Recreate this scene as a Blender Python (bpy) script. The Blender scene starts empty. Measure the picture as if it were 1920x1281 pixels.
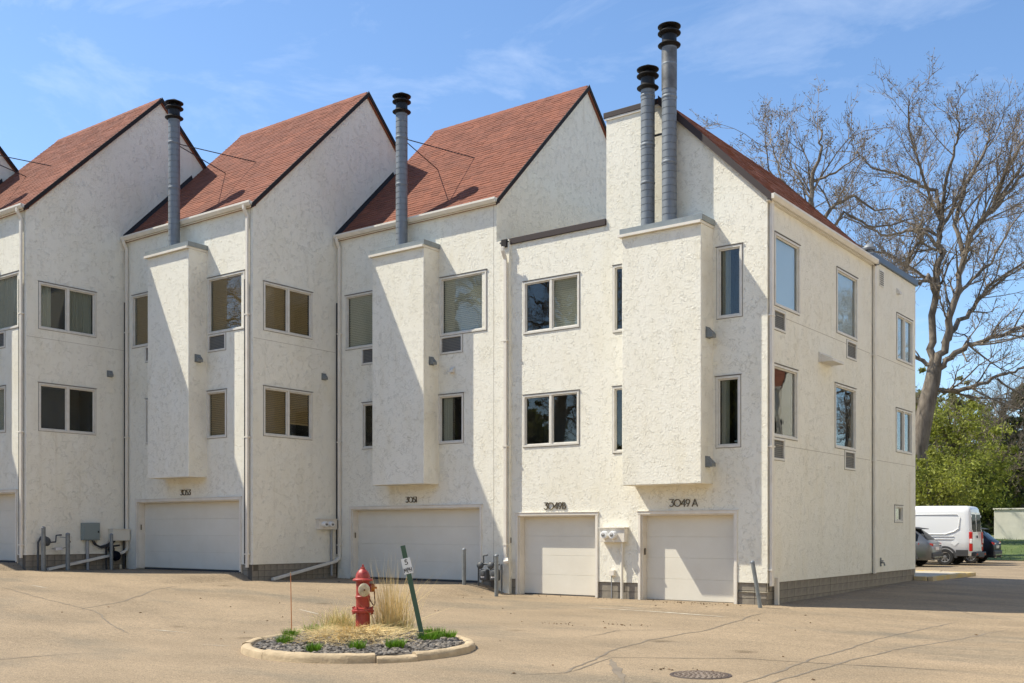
import bpy, bmesh, math, random
import numpy as np
from mathutils import Vector, Matrix
rnd = random.Random(7)
S = bpy.context.scene
COL = S.collection
EYE = 1.67
# ------------------------------------------------------------------ camera
cam = bpy.data.objects.new('camera', bpy.data.cameras.new('camera'))
COL.objects.link(cam); S.camera = cam
cam.location = (0, 0, EYE)
cam.rotation_euler = (math.radians(90), 0, math.radians(36.8))
cam.data.sensor_width = 36; cam.data.lens = 36*1977/1920
cam.data.shift_y = 0.1852
cam.data.clip_end = 3000
# ------------------------------------------------------------------ world
SUN = Vector((-2.0, -1.0, 3.1)).normalized()
W = bpy.data.worlds.new('World'); S.world = W; W.use_nodes = True
wn = W.node_tree.nodes; wl = W.node_tree.links
for n in list(wn): wn.remove(n)
wo = wn.new('ShaderNodeOutputWorld'); bg = wn.new('ShaderNodeBackground')
sky = wn.new('ShaderNodeTexSky'); sky.sky_type = 'NISHITA'; sky.sun_disc = False
sky.sun_elevation = math.asin(SUN.z); sky.sun_rotation = math.atan2(SUN.x, SUN.y)
sky.altitude = 300; sky.air_density = 1.0; sky.dust_density = 0.45; sky.ozone_density = 3.0
tc = wn.new('ShaderNodeTexCoord'); mp = wn.new('ShaderNodeMapping')
mp.inputs['Location'].default_value = (3.1, .7, 1.9); mp.inputs['Rotation'].default_value = (0.0, 0.0, 0.9); mp.inputs['Scale'].default_value = (1.4, 3.4, 6.0)
nz = wn.new('ShaderNodeTexNoise'); nz.inputs['Scale'].default_value = 2.3; nz.inputs['Detail'].default_value = 7; nz.inputs['Roughness'].default_value = .62; nz.inputs['Distortion'].default_value = .5
cr = wn.new('ShaderNodeValToRGB'); cr.color_ramp.elements[0].position = .53; cr.color_ramp.elements[1].position = .92
cr.color_ramp.elements[1].color = (.36, .36, .36, 1)
mx = wn.new('ShaderNodeMixRGB'); mx.inputs[2].default_value = (6.2, 6.6, 7.2, 1)
wl.new(tc.outputs['Generated'], mp.inputs[0]); wl.new(mp.outputs[0], nz.inputs[0]); wl.new(nz.outputs[0], cr.inputs[0])
hs = wn.new('ShaderNodeHueSaturation'); hs.inputs['Saturation'].default_value = 1.08; wl.new(sky.outputs[0], hs.inputs['Color'])
wl.new(cr.outputs[0], mx.inputs[0]); wl.new(hs.outputs[0], mx.inputs[1]); wl.new(mx.outputs[0], bg.inputs[0])
bg.inputs[1].default_value = 0.126
wl.new(bg.outputs[0], wo.inputs[0])
sd = bpy.data.lights.new('sun', 'SUN'); sd.energy = 4.1; sd.angle = math.radians(.53); sd.color = (1, .94, .80)
so = bpy.data.objects.new('sun', sd); COL.objects.link(so)
so.rotation_euler = SUN.to_track_quat('Z', 'Y').to_euler()
S.view_settings.view_transform = 'Standard'; S.view_settings.look = 'None'
S.view_settings.gamma = 1; S.view_settings.use_curve_mapping = False
S.view_settings.exposure = 0.75

# ------------------------------------------------------------------ materials
def newmat(name):
    m = bpy.data.materials.new(name); m.use_nodes = True
    nt = m.node_tree; b = nt.nodes['Principled BSDF']
    return m, nt, b
def setp(b, **k):
    for kk, v in k.items():
        b.inputs[kk].default_value = v
def mat(name, c, rough=.6, metal=0., c2=None, scale=4., bump=0., bscale=40., island=0., detail=4, stretch=(1, 1, 1)):
    m, nt, b = newmat(name); N = nt.nodes; Lk = nt.links
    setp(b, Roughness=rough, Metallic=metal)
    c = tuple(c)+(1,)
    b.inputs['Base Color'].default_value = c
    out = None
    if c2 or bump:
        t = N.new('ShaderNodeTexCoord'); mpn = N.new('ShaderNodeMapping'); mpn.inputs['Scale'].default_value = stretch
        Lk.new(t.outputs['Object'], mpn.inputs[0])
    if c2:
        n = N.new('ShaderNodeTexNoise'); n.inputs['Scale'].default_value = scale; n.inputs['Detail'].default_value = detail; n.inputs['Roughness'].default_value = .65
        Lk.new(mpn.outputs[0], n.inputs[0])
        r = N.new('ShaderNodeValToRGB'); r.color_ramp.elements[0].position = .35; r.color_ramp.elements[1].position = .68
        r.color_ramp.elements[0].color = c; r.color_ramp.elements[1].color = tuple(c2)+(1,)
        Lk.new(n.outputs[0], r.inputs[0]); out = r.outputs[0]
    if island:
        g = N.new('ShaderNodeNewGeometry'); h = N.new('ShaderNodeHueSaturation')
        mr = N.new('ShaderNodeMapRange'); mr.inputs[3].default_value = 1-island; mr.inputs[4].default_value = 1+island
        Lk.new(g.outputs['Random Per Island'], mr.inputs[0]); Lk.new(mr.outputs[0], h.inputs['Value'])
        if out: Lk.new(out, h.inputs['Color'])
        else: h.inputs['Color'].default_value = c
        out = h.outputs[0]
    if out: Lk.new(out, b.inputs['Base Color'])
    if bump:
        n2 = N.new('ShaderNodeTexNoise'); n2.inputs['Scale'].default_value = bscale; n2.inputs['Detail'].default_value = 3
        Lk.new(mpn.outputs[0], n2.inputs[0])
        bp = N.new('ShaderNodeBump'); bp.inputs['Strength'].default_value = bump; bp.inputs['Distance'].default_value = .02
        Lk.new(n2.outputs[0], bp.inputs['Height']); Lk.new(bp.outputs[0], b.inputs['Normal'])
    return m
def stucco(name, c, c2):
    m, nt, b = newmat(name); N = nt.nodes; Lk = nt.links
    setp(b, Roughness=.9)
    b.inputs['Specular IOR Level'].default_value = .2
    g = N.new('ShaderNodeNewGeometry')
    pos = g.outputs['Position']
    # trowelled crescents: short ridges of a distorted noise, broken up by a mask
    def noise(sc, de, ro=.5, di=0.):
        n = N.new('ShaderNodeTexNoise'); n.inputs['Scale'].default_value = sc; n.inputs['Detail'].default_value = de; n.inputs['Roughness'].default_value = ro; n.inputs['Distortion'].default_value = di
        Lk.new(pos, n.inputs[0]); return n
    def ramp(src, stops):
        r = N.new('ShaderNodeValToRGB'); E = r.color_ramp.elements
        for q, (p, v) in enumerate(stops):
            e = E[q] if q < 2 else E.new(p)
            e.position = p; e.color = (v, v, v, 1)
        Lk.new(src, r.inputs[0]); return r.outputs[0]
    def math_(op, a, b_):
        m_ = N.new('ShaderNodeMath'); m_.operation = op
        for q, x in enumerate((a, b_)):
            if isinstance(x, float): m_.inputs[q].default_value = x
            else: Lk.new(x, m_.inputs[q])
        return m_.outputs[0]
    n = noise(9.5, 2.5, .5, .8)
    mask = ramp(noise(6.5, 2.).outputs[0], [(.45, 0.), (.55, 1.)])
    ridge = math_('MULTIPLY', ramp(n.outputs[0], [(.455, 0.), (.498, 1.), (.515, .0)]), mask)
    h = math_('ADD', math_('MULTIPLY', ridge, 1.0), math_('MULTIPLY', noise(22., 5., .65).outputs[0], 1.4))
    bp = N.new('ShaderNodeBump'); bp.inputs['Strength'].default_value = .8; bp.inputs['Distance'].default_value = .0105
    Lk.new(h, bp.inputs['Height']); Lk.new(bp.outputs[0], b.inputs['Normal'])
    # weathering: broad patches and vertical streaks
    n3 = N.new('ShaderNodeTexNoise'); n3.inputs['Scale'].default_value = .6; n3.inputs['Detail'].default_value = 5
    Lk.new(pos, n3.inputs[0])
    mpn = N.new('ShaderNodeMapping'); mpn.inputs['Scale'].default_value = (2.2, 2.2, .7); Lk.new(pos, mpn.inputs[0])
    n4 = N.new('ShaderNodeTexNoise'); n4.inputs['Scale'].default_value = 1.4; n4.inputs['Detail'].default_value = 5; Lk.new(mpn.outputs[0], n4.inputs[0])
    mu = N.new('ShaderNodeMath'); mu.operation = 'MULTIPLY'; Lk.new(n3.outputs[0], mu.inputs[0]); Lk.new(n4.outputs[0], mu.inputs[1])
    r3 = N.new('ShaderNodeValToRGB'); r3.color_ramp.elements[0].position = .2; r3.color_ramp.elements[1].position = .42
    r3.color_ramp.elements[0].color = c+(1,); r3.color_ramp.elements[1].color = c2+(1,)
    Lk.new(mu.outputs[0], r3.inputs[0])
    # shade of the relief painted in: colour darkened beside the ridges
    cv = math_('SUBTRACT', 1., math_('MULTIPLY', math_('MULTIPLY', ramp(n.outputs[0], [(.503, 0.), (.512, 1.), (.524, 0.)]), mask), .20))
    m6 = N.new('ShaderNodeMixRGB'); m6.blend_type = 'MULTIPLY'; m6.inputs[0].default_value = 1
    q2 = N.new('ShaderNodeMapping'); q2.inputs['Scale'].default_value = (5.0, 5.0, .16); Lk.new(pos, q2.inputs[0])
    st = N.new('ShaderNodeTexNoise'); st.inputs['Scale'].default_value = 1.0; st.inputs['Detail'].default_value = 4.; Lk.new(q2.outputs[0], st.inputs[0])
    sv = math_('MULTIPLY', ramp(st.outputs[0], [(.60, 0.), (.74, 1.)]), ramp(noise(.45, 3.).outputs[0], [(.48, 0.), (.62, 1.)]))
    m7 = N.new('ShaderNodeMixRGB'); m7.inputs[2].default_value = (.60, .53, .40, 1); Lk.new(math_('MULTIPLY', sv, .4), m7.inputs[0]); Lk.new(r3.outputs[0], m7.inputs[1])
    Lk.new(m7.outputs[0], m6.inputs[1]); Lk.new(cv, m6.inputs[2])
    Lk.new(m6.outputs[0], b.inputs['Base Color'])
    return m
def glass(name, tint, refl):
    m = bpy.data.materials.new(name); m.use_nodes = True; nt = m.node_tree; N = nt.nodes; Lk = nt.links
    N.remove(N['Principled BSDF'])
    lw = N.new('ShaderNodeLayerWeight'); lw.inputs[0].default_value = .5
    pw = N.new('ShaderNodeMath'); pw.operation = 'POWER'; pw.inputs[1].default_value = 4.2; Lk.new(lw.outputs['Facing'], pw.inputs[0])
    ma = N.new('ShaderNodeMath'); ma.operation = 'MULTIPLY_ADD'; ma.inputs[1].default_value = 1-refl; ma.inputs[2].default_value = refl; Lk.new(pw.outputs[0], ma.inputs[0])
    tr = N.new('ShaderNodeBsdfTransparent'); tr.inputs[0].default_value = tuple(tint)+(1,)
    gl = N.new('ShaderNodeBsdfGlossy'); gl.inputs['Roughness'].default_value = .012
    g = N.new('ShaderNodeTexCoord'); n = N.new('ShaderNodeTexNoise'); n.inputs['Scale'].default_value = 1.3; Lk.new(g.outputs['Object'], n.inputs[0])
    bp = N.new('ShaderNodeBump'); bp.inputs['Strength'].default_value = .035; bp.inputs['Distance'].default_value = .05; Lk.new(n.outputs[0], bp.inputs['Height']); Lk.new(bp.outputs[0], gl.inputs['Normal'])
    ms = N.new('ShaderNodeMixShader'); Lk.new(ma.outputs[0], ms.inputs[0]); Lk.new(tr.outputs[0], ms.inputs[1]); Lk.new(gl.outputs[0], ms.inputs[2])
    Lk.new(ms.outputs[0], N['Material Output'].inputs[0])
    return m
def asphalt():
    m, nt, b = newmat('asphalt'); N = nt.nodes; Lk = nt.links
    setp(b, Roughness=.92); b.inputs['Specular IOR Level'].default_value = .25
    g = N.new('ShaderNodeNewGeometry'); pos = g.outputs['Position']
    def noise(s, d, ro=.6, mapping=None):
        n = N.new('ShaderNodeTexNoise'); n.inputs['Scale'].default_value = s; n.inputs['Detail'].default_value = d; n.inputs['Roughness'].default_value = ro
        if mapping:
            q = N.new('ShaderNodeMapping'); q.inputs['Scale'].default_value = mapping; q.inputs['Rotation'].default_value = (0, 0, .65); Lk.new(pos, q.inputs[0]); Lk.new(q.outputs[0], n.inputs[0])
        else: Lk.new(pos, n.inputs[0])
        return n.outputs[0]
    r = N.new('ShaderNodeValToRGB'); r.color_ramp.elements[0].position = .34; r.color_ramp.elements[1].position = .64
    r.color_ramp.elements[0].color = (.236, .182, .120, 1); r.color_ramp.elements[1].color = (.31, .238, .157, 1)
    Lk.new(noise(.35, 6, .6, (1, 1.9, 1)), r.inputs[0])
    # grey worn patches
    r2 = N.new('ShaderNodeValToRGB'); r2.color_ramp.elements[0].position = .52; r2.color_ramp.elements[1].position = .70
    Lk.new(noise(.22, 7, .62, (1.0, 2.4, 1)), r2.inputs[0])
    mm = N.new('ShaderNodeMixRGB'); mm.inputs[2].default_value = (.175, .148, .108, 1)
    sc = N.new('ShaderNodeMath'); sc.operation = 'MULTIPLY'; sc.inputs[1].default_value = .9; Lk.new(r2.outputs[0], sc.inputs[0])
    Lk.new(sc.outputs[0], mm.inputs[0]); Lk.new(r.outputs[0], mm.inputs[1])
    # aggregate speckle
    r3 = N.new('ShaderNodeValToRGB'); r3.color_ramp.elements[0].position = .36; r3.color_ramp.elements[1].position = .66
    r3.color_ramp.elements[0].color = (.52, .52, .53, 1); r3.color_ramp.elements[1].color = (1.5, 1.47, 1.42, 1)
    Lk.new(noise(48, 4, .8), r3.inputs[0])
    r4 = N.new('ShaderNodeValToRGB'); r4.color_ramp.elements[0].position = .3; r4.color_ramp.elements[1].position = .7
    r4.color_ramp.elements[0].color = (.8, .8, .8, 1); r4.color_ramp.elements[1].color = (1.18, 1.18, 1.18, 1)
    Lk.new(noise(13, 4, .7), r4.inputs[0])
    m3 = N.new('ShaderNodeMixRGB'); m3.blend_type = 'MULTIPLY'; m3.inputs[0].default_value = 1; Lk.new(mm.outputs[0], m3.inputs[1]); Lk.new(r3.outputs[0], m3.inputs[2])
    m4 = N.new('ShaderNodeMixRGB'); m4.blend_type = 'MULTIPLY'; m4.inputs[0].default_value = 1; Lk.new(m3.outputs[0], m4.inputs[1]); Lk.new(r4.outputs[0], m4.inputs[2])
    vo = N.new('ShaderNodeTexVoronoi'); vo.inputs['Scale'].default_value = .55; Lk.new(pos, vo.inputs['Vector'])
    ds = N.new('ShaderNodeMath'); ds.operation = 'MULTIPLY_ADD'; ds.inputs[1].default_value = .16; Lk.new(noise(5, 3), ds.inputs[0]); Lk.new(vo.outputs['Distance'], ds.inputs[2])
    r5 = N.new('ShaderNodeValToRGB'); r5.color_ramp.elements[0].position = .12; r5.color_ramp.elements[1].position = .21
    r5.color_ramp.elements[0].color = (.62, .60, .57, 1); r5.color_ramp.elements[1].color = (1, 1, 1, 1); Lk.new(ds.outputs[0], r5.inputs[0])
    m5 = N.new('ShaderNodeMixRGB'); m5.blend_type = 'MULTIPLY'; m5.inputs[0].default_value = 1; Lk.new(m4.outputs[0], m5.inputs[1]); Lk.new(r5.outputs[0], m5.inputs[2])
    Lk.new(m5.outputs[0], b.inputs['Base Color'])
    bp = N.new('ShaderNodeBump'); bp.inputs['Strength'].default_value = .35; bp.inputs['Distance'].default_value = .006
    Lk.new(noise(90, 2), bp.inputs['Height']); Lk.new(bp.outputs[0], b.inputs['Normal'])
    return m
M = {}
M['stucco'] = stucco('white_stucco', (.82, .785, .675), (.785, .74, .61))
M['asphalt'] = asphalt()
M['block'] = mat('concrete_block', (.29, .255, .20), .9, c2=(.20, .175, .14), scale=3, bump=.4, bscale=60)
M['mortar'] = mat('mortar', (.11, .095, .075), .95)
M['shingle'] = mat('red_shingle', (.225, .073, .037), .9, c2=(.18, .058, .031), scale=.9, bump=.5, bscale=120, island=.16)
M['trim_dark'] = mat('dark_trim', (.016, .013, .013), .85)
M['trim_brown'] = mat('brown_coping', (.035, .022, .02), .7)
M['trim_blue'] = mat('blue_grey_coping', (.07, .10, .14), .45)
M['white'] = mat('white_paint', (.76, .71, .62), .5, c2=(.68, .625, .53), scale=3)
M['frame'] = mat('window_frame', (.70, .67, .60), .5, c2=(.62, .58, .5), scale=6)
M['edge_shade'] = mat('window_edge', (.25, .23, .2), .8)  # colour of the shade line drawn round window frames
M['door'] = mat('garage_door', (.74, .70, .60), .5, c2=(.70, .655, .55), scale=1.5, bump=.06, bscale=200)
M['glass'] = glass('window_glass', (.93, .95, .93), .045)
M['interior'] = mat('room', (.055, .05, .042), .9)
M['blind_tan'] = mat('tan_blind', (.38, .27, .14), .6)
M['blind_white'] = mat('white_blind', (.62, .62, .56), .6)
M['curtain'] = mat('curtain', (.28, .28, .23), .9)
M['shade'] = mat('roller_shade', (.52, .60, .68), .8)
M['joint'] = mat('joint_line', (.46, .41, .33), .9)
M['screen'] = mat('screen_panel', (.17, .165, .15), .6)
M['galv'] = mat('galvanized', (.215, .235, .25), .55, .25, c2=(.16, .175, .19), scale=5, stretch=(1, 1, .3))
M['galv_dull'] = mat('dull_steel', (.24, .255, .25), .55, .3, c2=(.18, .19, .185), scale=8)
M['flash'] = mat('cap_flashing', (.21, .235, .24), .5, .2, c2=(.27, .29, .28), scale=4)
M['soot'] = mat('sooty_metal', (.012, .011, .011), .5, .3)
M['soot2'] = mat('sooty_steel', (.10, .095, .085), .5, .5, c2=(.25, .24, .22), scale=2.2)
M['dark_line'] = mat('dark_cable', (.03, .03, .032), .6)
M['pipe_grey'] = mat('grey_pipe', (.30, .31, .32), .5)
M['meter_grey'] = mat('meter_grey', (.085, .09, .095), .6, c2=(.055, .06, .062), scale=6)
M['panel_green'] = mat('panel_grey_green', (.22, .26, .25), .5)
M['numeral'] = mat('bronze_numeral', (.13, .105, .065), .5, .3)
M['hydrant'] = mat('red_hydrant_paint', (.30, .026, .019), .45, c2=(.36, .05, .036), scale=11, detail=7, bump=.15, bscale=30)
M['cream'] = mat('cream_cap', (.62, .54, .38), .5, c2=(.42, .34, .22), scale=14)
M['orange'] = mat('orange_cap', (.50, .17, .02), .5, c2=(.30, .10, .02), scale=12)
M['stake'] = mat('faded_orange', (.55, .22, .09), .6)
M['rust'] = mat('rust', (.12, .05, .025), .8)
M['green_post'] = mat('green_post', (.035, .095, .05), .5, c2=(.06, .11, .07), scale=9)
M['sign_white'] = mat('sign_white', (.80, .80, .78), .4)
M['black'] = mat('black_print', (.012, .012, .012), .6)
M['kerb'] = mat('kerb_concrete', (.50, .385, .24), .9, c2=(.36, .275, .17), scale=4, bump=.5, bscale=30)
M['kerb_yellow'] = mat('worn_yellow_kerb', (.50, .36, .12), .8, c2=(.42, .36, .27), scale=2.5, bump=.3, bscale=40)
M['pad'] = mat('pad_concrete', (.46, .40, .30), .9, c2=(.38, .33, .25), scale=1.5, bump=.2, bscale=60)
M['stone'] = mat('slate_gravel', (.085, .08, .075), .8, c2=(.19, .155, .115), scale=9, island=.7)
M['soil'] = mat('soil', (.075, .06, .045), .95, c2=(.12, .10, .075), scale=9, bump=.7, bscale=30)
M['straw'] = mat('dry_straw', (.66, .50, .23), .8, island=.4)
M['straw_green'] = mat('fresh_blades', (.32, .34, .08), .8, island=.4)
M['tuft'] = mat('green_tuft', (.20, .36, .025), .7, island=.45)
M['lawn'] = mat('lawn', (.065, .105, .018), .9, c2=(.10, .13, .028), scale=1.6, bump=.6, bscale=12)
M['bladegrass'] = mat('lawn_blades', (.085, .13, .022), .8, island=.4)
M['seal'] = mat('crack_sealant', (.15, .12, .088), .8, c2=(.21, .168, .118), scale=3)
M['line'] = mat('worn_line_paint', (.55, .50, .41), .8, c2=(.32, .26, .19), scale=5)
M['iron'] = mat('cast_iron', (.17, .125, .10), .7, .2, c2=(.26, .21, .16), scale=12)
M['iron_dark'] = mat('cast_iron_groove', (.06, .042, .035), .8)
M['leaf_dead'] = mat('dead_leaf', (.14, .075, .03), .9, island=.5)
M['bark'] = mat('bark', (.10, .08, .06), .95, c2=(.23, .19, .145), scale=5, bump=1.0, bscale=9, stretch=(1, 1, .25))
M['twig'] = mat('twig', (.23, .185, .14), .9, island=.25)
M['bud'] = mat('bud', (.17, .13, .07), .8, island=.4)
M['leaf_bright'] = mat('young_leaf', (.25, .27, .04), .6, island=.5)
M['leaf_mid'] = mat('mid_leaf', (.19, .20, .05), .65, island=.5)
M['leaf_dark'] = mat('needle', (.075, .10, .035), .7, island=.5)
M['leaf_olive'] = mat('olive_leaf', (.20, .185, .075), .7, island=.45)
for k in ('leaf_bright', 'leaf_mid', 'leaf_olive', 'leaf_dark', 'tuft'):
    nt = M[k].node_tree; b = nt.nodes['Principled BSDF']
    tl = nt.nodes.new('ShaderNodeBsdfTranslucent'); ms = nt.nodes.new('ShaderNodeMixShader'); ms.inputs[0].default_value = .45
    src = b.inputs['Base Color'].links[0].from_socket
    nt.links.new(src, tl.inputs[0]); nt.links.new(b.outputs[0], ms.inputs[1]); nt.links.new(tl.outputs[0], ms.inputs[2])
    nt.links.new(ms.outputs[0], nt.nodes['Material Output'].inputs[0])
def paint(name, c, metal=0., coat=.35):
    m = mat(name, c, .3, metal); b = m.node_tree.nodes['Principled BSDF']; b.inputs['Coat Weight'].default_value = coat; b.inputs['Coat Roughness'].default_value = .05
    return m
M['van_white'] = paint('white_car_paint', (.74, .74, .73)); M['car_grey'] = paint('grey_car_paint', (.13, .135, .14), .4); M['car_navy'] = paint('navy_car_paint', (.006, .008, .014), 0., .03)
M['car_glass'] = mat('car_glass', (.01, .013, .018), .05); M['car_glass'].node_tree.nodes['Principled BSDF'].inputs['Specular IOR Level'].default_value = .12
M['plastic'] = mat('dark_plastic', (.045, .045, .047), .6);
for q_, i_ in (('car_glass', 1.15), ('car_navy', 1.2)): M[q_].node_tree.nodes['Principled BSDF'].inputs['IOR'].default_value = i_
M['car_navy'].node_tree.nodes['Principled BSDF'].inputs['Specular IOR Level'].default_value = .2
M['tyre'] = mat('tyre_rubber', (.02, .02, .02), .85); M['rim'] = mat('wheel_rim', (.42, .42, .42), .35, .7)
M['lamp_red'] = mat('tail_lamp', (.48, .015, .012), .15); M['lamp_white'] = mat('clear_lamp', (.75, .72, .7), .2); M['chrome'] = mat('chrome', (.55, .56, .57), .2, .9)
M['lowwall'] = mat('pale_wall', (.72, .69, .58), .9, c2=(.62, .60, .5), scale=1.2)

# ------------------------------------------------------------------ mesh builder
class MB:
    def __init__(s): s.v = []; s.f = []
    def add(s, vs, fs):
        o = len(s.v); s.v += [tuple(p) for p in vs]; s.f += [tuple(i+o for i in f) for f in fs]; return s
    def quad(s, a, b, c, d): return s.add([a, b, c, d], [(0, 1, 2, 3)])
    def box(s, x0, y0, z0, x1, y1, z1, fn=None):
        vs = [(x, y, z) for z in (z0, z1) for y in (y0, y1) for x in (x0, x1)]
        if fn: vs = [fn(*p) for p in vs]
        return s.add(vs, [(0, 2, 3, 1), (4, 5, 7, 6), (0, 1, 5, 4), (2, 6, 7, 3), (0, 4, 6, 2), (1, 3, 7, 5)])
    def prism(s, poly, d, axis):       # poly of 3D points swept by vector d
        n = len(poly); a = [Vector(p) for p in poly]; b = [p+Vector(d) for p in a]
        return s.add(a+b, [tuple(range(n)), tuple(range(2*n-1, n-1, -1))]+[(i, (i+1) % n, n+(i+1) % n, n+i) for i in range(n)])
    def tube(s, pts, rs, n=8, cap=True):
        pts = [Vector(p) for p in pts]
        if not hasattr(rs, '__len__'): rs = [rs]*len(pts)
        rings = []; up = None
        for i, p in enumerate(pts):
            t = (pts[min(i+1, len(pts)-1)]-pts[max(i-1, 0)]).normalized()
            if up is None:
                up = Vector((0, 0, 1)) if abs(t.z) < .9 else Vector((1, 0, 0))
            a = t.cross(up); a = a.normalized() if a.length > 1e-5 else t.orthogonal().normalized(); b = t.cross(a); up = b*-1 if False else up
            rings.append([p+(a*math.cos(2*math.pi*k/n)+b*math.sin(2*math.pi*k/n))*rs[i] for k in range(n)])
        o = len(s.v)
        for r in rings: s.v += [tuple(q) for q in r]
        for i in range(len(rings)-1):
            for k in range(n):
                s.f.append((o+i*n+k, o+i*n+(k+1) % n, o+(i+1)*n+(k+1) % n, o+(i+1)*n+k))
        if cap:
            s.f.append(tuple(o+k for k in range(n))[::-1]); s.f.append(tuple(o+(len(rings)-1)*n+k for k in range(n)))
        return s
    def lathe(s, prof, c=(0, 0, 0), n=20, axis=Vector((0, 0, 1)), cap=True):   # prof: (r, h)
        axis = Vector(axis).normalized(); a = axis.orthogonal().normalized(); b = axis.cross(a); c = Vector(c)
        o = len(s.v)
        for r, h in prof:
            for k in range(n):
                t = 2*math.pi*k/n; s.v.append(tuple(c+axis*h+(a*math.cos(t)+b*math.sin(t))*r))
        for i in range(len(prof)-1):
            for k in range(n): s.f.append((o+i*n+k, o+i*n+(k+1) % n, o+(i+1)*n+(k+1) % n, o+(i+1)*n+k))
        if cap: s.f.append(tuple(o+k for k in range(n))[::-1]); s.f.append(tuple(o+(len(prof)-1)*n+k for k in range(n)))
        return s
    def mesh(s, name, m, smooth=None, recalc=False):
        me = bpy.data.meshes.new(name); me.from_pydata(s.v, [], s.f)
        if recalc:
            b = bmesh.new(); b.from_mesh(me); bmesh.ops.recalc_face_normals(b, faces=b.faces); b.to_mesh(me); b.free()
        for q in (m if isinstance(m, (list, tuple)) else [m]): me.materials.append(M[q])
        if smooth is not None:
            me.polygons.foreach_set('use_smooth', [True]*len(me.polygons))
            me.set_sharp_from_angle(angle=math.radians(smooth))
        me.update(); return me
    def build(s, name, m, parent=None, smooth=None, recalc=True, bevel=0, loc=None):
        me = s.mesh(name, m, smooth, recalc)
        o = bpy.data.objects.new(name, me); COL.objects.link(o)
        if parent: o.parent = parent
        if loc: o.location = loc
        if bevel:
            md = o.modifiers.new('bevel', 'BEVEL'); md.width = bevel; md.segments = 2; md.limit_method = 'ANGLE'
        return o
def tag(o, label, cat, group=None, kind=None):
    if label: o['label'] = label
    if cat: o['category'] = cat
    if group: o['group'] = group
    if kind: o['kind'] = kind
    return o
def thing(name, label, cat, loc=(0, 0, 0), rz=0., group=None):
    o = bpy.data.objects.new(name, None); COL.objects.link(o); o.location = loc; o.rotation_euler = (0, 0, rz); o.empty_display_size = .2
    return tag(o, label, cat, group)
def inst(src, parent, loc, rot=None, name=None):
    c = src.copy(); COL.objects.link(c); c.parent = parent; c.location = loc
    if rot: c.rotation_euler = rot
    return c
def sstep(a, b, x):
    t = min(1, max(0, (x-a)/(b-a))); return t*t*(3-2*t)
# ------------------------------------------------------------------ ground
XR0, YF0, DX, DY, DZ = -17.03, 22.08, 5.985, -3.18, .24
ZU0 = .27
def yfac(x):
    if x > XR0+.4: return 22.18
    k = int((XR0+.02-x)//DX)+(1 if x <= XR0+.02 else 0) - 1
    k = max(0, min(5, k)); return YF0+DY*k
def level(x):                                     # level of the paving along the stepped fronts
    z = .02
    z += (ZU0-.02)*(1-sstep(-17.6, -16.55, x))
    for k in range(1, 6):
        xr = XR0-DX*k
        z += DZ*(1-sstep(xr-.55, xr+.05, x))
    return z
def gz(x, y):
    far = max(0, min(1.3, (-14.5-x)*.040))
    if x < -9: t = sstep(.0, 4.5, yfac(x)-y) if y < 22.2 else 0
    else: t = 1
    z = level(x)*(1-t)+far*t
    z += .16*sstep(22, 36, y)*sstep(-60, -18, x)
    z += .9*sstep(58, 74, y)
    z -= .10*math.exp(-((x+4.2)/3)**2)*sstep(13, 21, y)*(1-sstep(30, 42, y))
    return z
def lin(a, b, n): return [a+(b-a)*i/n for i in range(n)]
gx = [-900, -300, -120, -80]+lin(-60, -46, 7)+lin(-46, -9, 148)+lin(-9, 12, 21)+[12, 20, 40, 100, 300, 900]
gy = [-900, -300, -100, -40, -20, -10]+lin(-4, 8, 12)+lin(8, 25, 68)+lin(25, 80, 44)+[80, 95, 120, 300, 900]
g = MB(); nx = len(gx)
for y in gy:
    for x in gx: g.v.append((x, y, gz(x, y)))
for j in range(len(gy)-1):
    for i in range(nx-1): g.f.append((j*nx+i, j*nx+i+1, (j+1)*nx+i+1, (j+1)*nx+i))
ground = g.build('asphalt_yard', 'asphalt', smooth=60); tag(ground, None, None, kind='structure')
def strip(name, m, pts, w, dz=.004, parent=ground, jitter=.03, taper=True):
    P = []
    for i in range(len(pts)-1):
        a = Vector(pts[i]+(0,)) if len(pts[i]) == 2 else Vector(pts[i]); b = Vector(pts[i+1]+(0,))
        n = max(2, int((b-a).length/.18))
        for k in range(n): P.append(a.lerp(b, k/n))
    P.append(Vector(pts[-1]+(0,)))
    mb = MB(); n = len(P); L = []; R = []; off = 0
    for i, p in enumerate(P):
        t = (P[min(i+1, n-1)]-P[max(i-1, 0)]).normalized(); q = Vector((-t.y, t.x, 0))
        off = off*.8+rnd.uniform(-jitter, jitter); ww = w*rnd.uniform(.6, 1.25)*(min(1, (i+.6)/4, (n-i-.4)/4) if taper else 1)
        for s_, A in ((.5, L), (-.5, R)):
            r = p+q*(off+s_*ww); A.append((r.x, r.y, gz(r.x, r.y)+dz))
    mb.v = L+R; mb.f = [(i, i+1, n+i+1, n+i) for i in range(n-1)]
    return mb.build(name, m, parent, recalc=False)
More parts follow.
